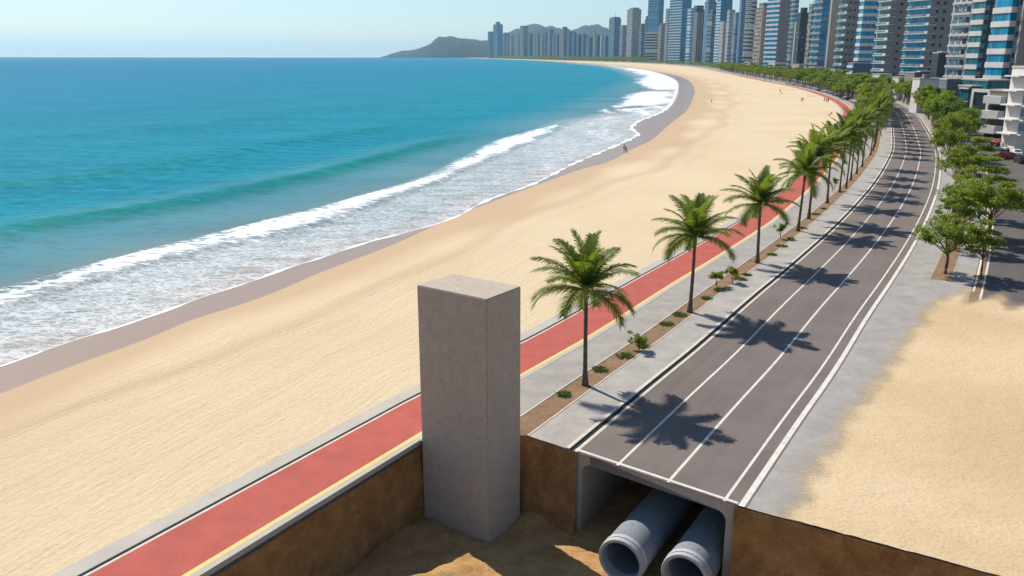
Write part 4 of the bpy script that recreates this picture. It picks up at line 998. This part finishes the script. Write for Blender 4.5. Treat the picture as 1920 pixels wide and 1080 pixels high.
for i, (a, c, b, d, t_) in enumerate([(1485,1497,1515,600,121),(1515,1525,1560,560,126),(1556,1565,1590,520,131),(1440,1452,1485,680,118),(1395,1405,1440,800,116),(1672,1684,1700,430,146)]):
    r, lN, lT, h = lowb(a, c, b, d, t_, 'podium_block', 'low pale podium showing just above the trees, %s from the left' % nth([3, 4, 5, 2, 1, 6][i]), M['white_wall' if i % 2 else 'kerb'], 28)
    mb = MB(); mb.box((lN / 2, -.1, h - 2.5), (lN * .9, .3, 1.4)); mb.build('window_band', M['glass_dark'], r)

# ------------------------------------------------------------------ CARS
def make_car(name, body, h=1.45):
    root = empty('parked_car', (0, 0, 0)); bm = bmesh.new()
    side = [(-2.1, .32), (-2.15, .62), (-2.02, .86), (-1.25, .95), (-.75, h - .06), (-.35, h), (.75, h), (1.45, h - .12), (1.95, .95), (2.12, .82), (2.12, .34)]
    L = [bm.verts.new((x, -.86 if z < 1 else -.68, z)) for x, z in side]; Rr = [bm.verts.new((x, .86 if z < 1 else .68, z)) for x, z in side]
    bm.faces.new(L); bm.faces.new(Rr[::-1])
    for i in range(len(side)): j = (i + 1) % len(side); bm.faces.new((L[i], L[j], Rr[j], Rr[i]))
    bmesh.ops.recalc_face_normals(bm, faces=bm.faces); bmesh.ops.bevel(bm, geom=list(bm.edges), offset=.06, segments=2, affect='EDGES')
    me = bpy.data.meshes.new('body'); bm.to_mesh(me); bm.free(); me.materials.append(body); o = link('body', me, root); KIDS.setdefault(root.name, []).append(o)
    mb = MB(); z0, z1 = 1.0, h - .12
    for s in (-1, 1): mb.face([(-1.05, s * .80, z0), (1.62, s * .80, z0), (1.2, s * .71, z1), (-.68, s * .71, z1)][::s])
    mb.face([(-1.22, -.62, .99), (-1.22, .62, .99), (-.80, .56, h - .10), (-.80, -.56, h - .10)][::-1]); mb.face([(1.93, -.6, 1.02), (1.93, .6, 1.02), (1.53, .55, h - .12), (1.53, -.55, h - .12)])
    mb.build('windows', M['car_glass'], root)
    for x in (-1.3, 1.3):
        for y in (-.78, .78): mb = MB(); mb.tube([(x, y - .11, .32), (x, y + .11, .32)], .32, 14); mb.build('wheel', M['tyre'], root)
    return root
paints = [('white', (.62,.62,.61)), ('silver', (.36,.37,.38)), ('red', (.42,.02,.02)), ('black', (.02,.02,.022)), ('dark blue', (.03,.05,.10))]
CP = []
for n_, c_ in paints: CP.append((n_, make_car(n_, simple('car_paint_' + n_.replace(' ', '_'), c_, .28, .02, 1, spec=.5))))
ucar = set()
def car(k, x, y, rz, lab, grp=None):
    n_, pr = CP[k]; o = pr if pr.name not in ucar else copy_tree(pr); ucar.add(pr.name); o.location = (x, y, .01); o.rotation_euler = (0, 0, rz); tag(o, lab, 'car', grp)
for k, px, py, rz, lab in [(2,1884,297,.2,'red car parked by the striped building at the right edge'),(0,1906,292,1.2,'white car parked beside the red car at the right edge'),(1,1893,283,.3,'silver car parked behind the red car'),(3,1914,306,1.4,'black car at the right edge of the photo, in front of the white one'),(2,1872,272,.4,'red car farther back under the screen')]:
    x, y = G(px, py); car(k, x, y, rz, lab)
n = 0; random.seed(12)
for s in range(330, 690, 6):
    if random.random() < .12: continue
    n += 1; q = K.off(np.array([S0 + s]), np.array([-pw(S0 + s) + 9.0 if s < 520 else -pw(S0 + s) + 8.0]))[0]; T = K.tan(np.array([S0 + s]))[0]
    car(random.choice([0, 0, 1, 1, 3, 4]), q[0], q[1], math.atan2(T[1], T[0]) + R(60), 'car parked under the promenade trees, %s from the near end' % nth(n), 'cars parked under the promenade trees')
n = 0
for s in range(245, 430, 4):
    n += 1; q = K.off(np.array([S0 + s]), np.array([16.4]))[0]; T = K.tan(np.array([S0 + s]))[0]
    if n % 9 == 5: continue
    car(random.choice([0, 0, 1, 0]), q[0], q[1], math.atan2(T[1], T[0]) + R(80), 'car parked right of the road bend, %s from the near end' % nth(n), 'cars parked right of the road bend')

# street lamps along the kerb far down the road
def lamp():
    root = empty('street_lamp', (0, 0, 0)); mb = MB(); mb.tube([(0, 0, -.1), (0, 0, 7.5)], [.09, .06], 8); mb.tube([(0, 0, 7.45), (.5, 0, 7.9), (1.6, 0, 8.0)], .045, 6); mb.build('pole', M['metal'], root)
    mb = MB(); mb.box((1.8, 0, 7.97), (.7, .28, .12)); mb.build('lamp_head', M['metal'], root); return root
lp = lamp()
for i, s in enumerate(range(250, 700, 45)):
    q = K.off(np.array([S0 + s]), np.array([11.6]))[0]; T = K.tan(np.array([S0 + s]))[0]; o = lp if i == 0 else copy_tree(lp); o.location = (q[0], q[1], 0); o.rotation_euler = (0, 0, math.atan2(T[1], T[0]) + R(90)); tag(o, 'tall thin street lamp right of the road, %s from the near end' % nth(i + 1), 'street lamp', 'street lamps right of the road')

# ------------------------------------------------------------------ PEOPLE
def person_mesh(pose):
    J = {'pel':(0,0,.95),'sp':(0,.0,1.15),'ch':(0,0,1.36),'nk':(0,0,1.50),'hd':(0,.01,1.62),'ht':(0,.0,1.73),
         'shl':(-.17,0,1.42),'ell':(-.24,.02,1.14),'wrl':(-.22,.10,.90),'hal':(-.21,.13,.81),'shr':(.17,0,1.42),'elr':(.24,.02,1.14),'wrr':(.22,.10,.90),'har':(.21,.13,.81),
         'hil':(-.10,0,.92),'knl':(-.11,.02,.50),'anl':(-.12,-.02,.09),'tol':(-.13,.13,.03),'hir':(.10,0,.92),'knr':(.11,.02,.50),'anr':(.12,-.02,.09),'tor':(.13,.13,.03)}
    if pose == 'walk': J.update(knl=(-.10,.22,.52), anl=(-.10,.20,.10), tol=(-.10,.34,.06), knr=(.10,-.02,.50), anr=(.10,-.32,.13), tor=(.10,-.24,.03), ell=(-.22,-.14,1.16), wrl=(-.20,-.10,.92), hal=(-.20,-.06,.84), elr=(.22,.12,1.16), wrr=(.2,.30,.98), har=(.2,.36,.92))
    if pose == 'sit':
        for k in J: J[k] = (J[k][0], J[k][1], J[k][2] - .80)
        J.update(hil=(-.1,.02,.13), hir=(.1,.02,.13), knl=(-.13,.38,.42), knr=(.13,.38,.42), anl=(-.13,.62,.08), anr=(.13,.62,.08), tol=(-.13,.74,.04), tor=(.13,.74,.04), wrl=(-.2,.28,.45), wrr=(.2,.28,.45), hal=(-.17,.36,.46), har=(.17,.36,.46), ell=(-.26,.06,.38), elr=(.26,.06,.38))
    r = dict(pel=.13, sp=.115, ch=.135, nk=.055, hd=.088, ht=.07, shl=.065, shr=.065, ell=.045, elr=.045, wrl=.032, wrr=.032, hal=.036, har=.036, hil=.09, hir=.09, knl=.06, knr=.06, anl=.038, anr=.038, tol=.035, tor=.035)
    E_ = [('pel','sp'),('sp','ch'),('ch','nk'),('nk','hd'),('hd','ht'),('ch','shl'),('shl','ell'),('ell','wrl'),('wrl','hal'),('ch','shr'),('shr','elr'),('elr','wrr'),('wrr','har'),('pel','hil'),('hil','knl'),('knl','anl'),('anl','tol'),('pel','hir'),('hir','knr'),('knr','anr'),('anr','tor')]
    ks = list(J); me = bpy.data.meshes.new('skel'); me.from_pydata([J[k] for k in ks], [(ks.index(a), ks.index(b)) for a, b in E_], []); ob = bpy.data.objects.new('skel', me); col.objects.link(ob)
    ob.modifiers.new('s', 'SKIN'); sv = me.skin_vertices[0].data
    for i, k in enumerate(ks): sv[i].radius = (r[k], r[k]); sv[i].use_root = (k == 'pel')
    ob.modifiers.new('u', 'SUBSURF').levels = 1; dg = bpy.context.evaluated_depsgraph_get(); me2 = bpy.data.meshes.new_from_object(ob.evaluated_get(dg)); bpy.data.objects.remove(ob); me2.name = 'body'; me2.materials.clear(); me2.materials.append(M['skin']); return me2, J
def make_person(pose, shirt, shorts):
    me, J = person_mesh(pose); root = empty('person', (0, 0, 0)); o = link('body', me, root); KIDS.setdefault(root.name, []).append(o)
    dz = -.80 if pose == 'sit' else 0
    def lathe(prof, name, mat, c=(0, 0)):
        mb = MB(); N = 14
        for i in range(len(prof) - 1):
            for k in range(N):
                a, b = 2 * math.pi * k / N, 2 * math.pi * (k + 1) / N; (z0, x0, y0), (z1, x1, y1) = prof[i], prof[i + 1]
                mb.face([(c[0] + math.cos(a) * x0, c[1] + math.sin(a) * y0, z0 + dz), (c[0] + math.cos(b) * x0, c[1] + math.sin(b) * y0, z0 + dz), (c[0] + math.cos(b) * x1, c[1] + math.sin(b) * y1, z1 + dz), (c[0] + math.cos(a) * x1, c[1] + math.sin(a) * y1, z1 + dz)])
        mb.build(name, mat, root, smooth=True)
    lathe([(1.73, .0, .0), (1.76, .05, .05), (1.73, .095, .10), (1.64, .108, .112), (1.56, .09, .10), (1.52, .06, .07)], 'hair', M['hair'], (0, -.025))
    if shirt: lathe([(1.46, .08, .07), (1.43, .20, .14), (1.30, .20, .16), (1.10, .17, .15), (.98, .18, .16)], 'shirt', shirt)
    if shorts and pose != 'sit':
        lathe([(1.02, .17, .155), (.92, .20, .16), (.86, .205, .16), (.74, .20, .15)], 'shorts', shorts)
    return root
cw = [simple('cloth_' + n_, c_, .85) for n_, c_ in (('white', (.6,.6,.58)), ('navy', (.02,.03,.08)), ('red', (.4,.03,.03)), ('dark', (.03,.03,.03)), ('teal', (.03,.2,.22)))]
PP = [make_person('stand', None, cw[1]), make_person('walk', cw[3], cw[3]), make_person('stand', cw[0], cw[1]), make_person('walk', None, cw[2]), make_person('sit', cw[4], cw[1])]
upp = set()
def person(k, px, py, rz, lab, grp=None, sc_=1.0):
    pr = PP[k]; o = pr if pr.name not in upp else copy_tree(pr); upp.add(pr.name); x, y = G(px, py, 0 if px > 1250 else -.08); o.location = (x, y, -.085 if px < 1200 else 0.02); o.rotation_euler = (0, 0, rz); o.scale = (sc_,) * 3; tag(o, lab, 'person', grp)
random.seed(4)
person(0, 1170, 284, 1.0, 'bather standing on the wet sand, left of a close pair at the water edge'); person(1, 1173.5, 288, -2.0, 'dark clothed walker on the wet sand, right of a close pair')
person(3, 1334, 194, .4, 'lone walker in the middle of the beach', sc_=1.1)
person(1, 1462.5, 174, 2.0, 'dark clothed figure standing alone left of the umbrella', sc_=1.3); person(4, 1466, 176, 1.0, 'person sitting on the sand next to the standing dark figure', sc_=1.2)
person(2, 1502.5, 191, .2, 'person in a white shirt, left of a pair on the open sand', sc_=1.2); person(1, 1505.5, 191, 1.2, 'dark figure, right of a pair on the open sand', sc_=1.2)
person(1, 1545.5, 192, .2, 'dark figure, left of three beside the red path', sc_=1.3); person(0, 1549.5, 193, 2.2, 'middle one of three people beside the red path', sc_=1.2); person(1, 1552.5, 193, -1.2, 'dark figure, right of three beside the red path', sc_=1.3)
person(4, 1559, 214, .2, 'person sitting on the sand at the inner curve of the path'); person(4, 1555, 218, 2.2, 'person sitting lowest of those by the path curve')
far_p = [(1341,135),(1346,136),(1349,135.5),(1352,136),(1373,139),(1377,140),(1388,144),(1391,144),(1397,147),(1402,147),(1407,147),(1412,147.5),(1417,147),(1432,153),(1436,153.5),(1444,155)]
for i, (px, py) in enumerate(far_p): person(i % 4, px, py, random.uniform(0, 6), 'tiny far beachgoer by the back of the beach, %s counting from the left' % nth(i + 1), 'people along the back of the far beach', 1.35)
def umbrella(px, py, lab, m):
    x, y = G(px, py); root = empty('beach_umbrella', (x, y, 0)); mb = MB(); mb.tube([(0, 0, -.2), (.1, 0, 2.2)], .025, 6); mb.build('pole', M['metal'], root)
    mb = MB(); N = 10
    for k in range(N):
        a, b = 2 * math.pi * k / N, 2 * math.pi * (k + 1) / N
        mb.face([(.1, 0, 2.35), (.1 + math.cos(a) * 1.5, math.sin(a) * 1.5, 1.85), (.1 + math.cos(b) * 1.5, math.sin(b) * 1.5, 1.85)]); mb.face([(.1, 0, 2.32), (.1 + math.cos(b) * 1.5, math.sin(b) * 1.5, 1.83), (.1 + math.cos(a) * 1.5, math.sin(a) * 1.5, 1.83)])
    mb.build('canopy', m, root); tag(root, lab, 'umbrella')
umbrella(1514, 180, 'pale beach umbrella standing alone near the red path', M['cream']); umbrella(1518, 181, 'second beach umbrella just right of the pale one', M['slab'])

# ------------------------------------------------------------------ HAZE, SKY, SUN, CAMERA
hz = bpy.data.meshes.new('haze'); bm = bmesh.new(); bmesh.ops.create_cube(bm, size=1); 
for v in bm.verts: v.co = (v.co.x * 76000, v.co.y * 76000 + 0, v.co.z * (480 + 8) + 236)
bm.to_mesh(hz); bm.free(); ho = link('haze', hz); ho['kind'] = 'stuff'
hm = bpy.data.materials.new('haze'); hm.use_nodes = True; nt = hm.node_tree; nt.nodes.clear(); o_ = nt.nodes.new('ShaderNodeOutputMaterial'); pv = nt.nodes.new('ShaderNodeVolumePrincipled')
pv.inputs['Color'].default_value = (.48, .79, 1, 1); pv.inputs['Density'].default_value = 3.6e-5; pv.inputs['Anisotropy'].default_value = .3; nt.links.new(pv.outputs[0], o_.inputs['Volume']); hz.materials.append(hm)
SUN_DIR = Vector((.60, -.80, -1.02)).normalized()
sd = bpy.data.lights.new('sun', 'SUN'); sd.energy = 5.0; sd.angle = R(.55); sd.color = (1.0, .935, .835); so = bpy.data.objects.new('sun', sd); col.objects.link(so); so.rotation_euler = SUN_DIR.to_track_quat('-Z', 'Y').to_euler(); so.location = (-50, 60, 80)
w = bpy.data.worlds.new('World'); sc.world = w; w.use_nodes = True; n_ = w.node_tree.nodes; l_ = w.node_tree.links; bg = n_['Background']; bg.inputs['Strength'].default_value = .088
sky = n_.new('ShaderNodeTexSky'); sky.sky_type = 'NISHITA'; sky.sun_disc = False; sky.sun_elevation = R(45.5); sky.sun_rotation = math.atan2(-SUN_DIR.x, -SUN_DIR.y); sky.altitude = 0; sky.air_density = 1.0; sky.dust_density = .3; sky.ozone_density = 2.0
# faint streaks of high cloud
tc = n_.new('ShaderNodeTexCoord'); mp = n_.new('ShaderNodeMapping'); mp.inputs['Scale'].default_value = (1.2, 1.2, 14); nz = n_.new('ShaderNodeTexNoise'); nz.inputs['Scale'].default_value = 2.2; nz.inputs['Detail'].default_value = 5
l_.new(tc.outputs['Generated'], mp.inputs[0]); l_.new(mp.outputs[0], nz.inputs['Vector']); mr = n_.new('ShaderNodeMapRange'); mr.inputs[1].default_value = .45; mr.inputs[2].default_value = .75; mr.inputs[4].default_value = .30; l_.new(nz.outputs[0], mr.inputs[0])
mx = n_.new('ShaderNodeMix'); mx.data_type = 'RGBA'; l_.new(mr.outputs[0], mx.inputs[0]); l_.new(sky.outputs[0], mx.inputs[6]); mx.inputs[7].default_value = (7.4, 8.4, 9.2, 1)
mt = n_.new('ShaderNodeMix'); mt.data_type = 'RGBA'; mt.blend_type = 'MULTIPLY'; mt.inputs[0].default_value = 1; l_.new(mx.outputs[2], mt.inputs[6]); mt.inputs[7].default_value = (.87, .98, 1.10, 1); l_.new(mt.outputs[2], bg.inputs['Color'])
cd = bpy.data.cameras.new('camera'); co = bpy.data.objects.new('camera', cd); col.objects.link(co); co.location = (0, 0, CH); co.rotation_euler = (math.pi / 2 - TH, 0, 0)
cd.sensor_width = 36; cd.lens = FP / 1920 * 36; cd.clip_end = 400000; cd.clip_start = .5; sc.camera = co
sc.view_settings.view_transform = 'Standard'; sc.view_settings.look = 'None'; sc.view_settings.gamma = 1; sc.view_settings.exposure = 0.25
sc.cycles.max_bounces = 6; sc.cycles.diffuse_bounces = 3; sc.cycles.volume_bounces = 0; sc.cycles.use_denoising = True
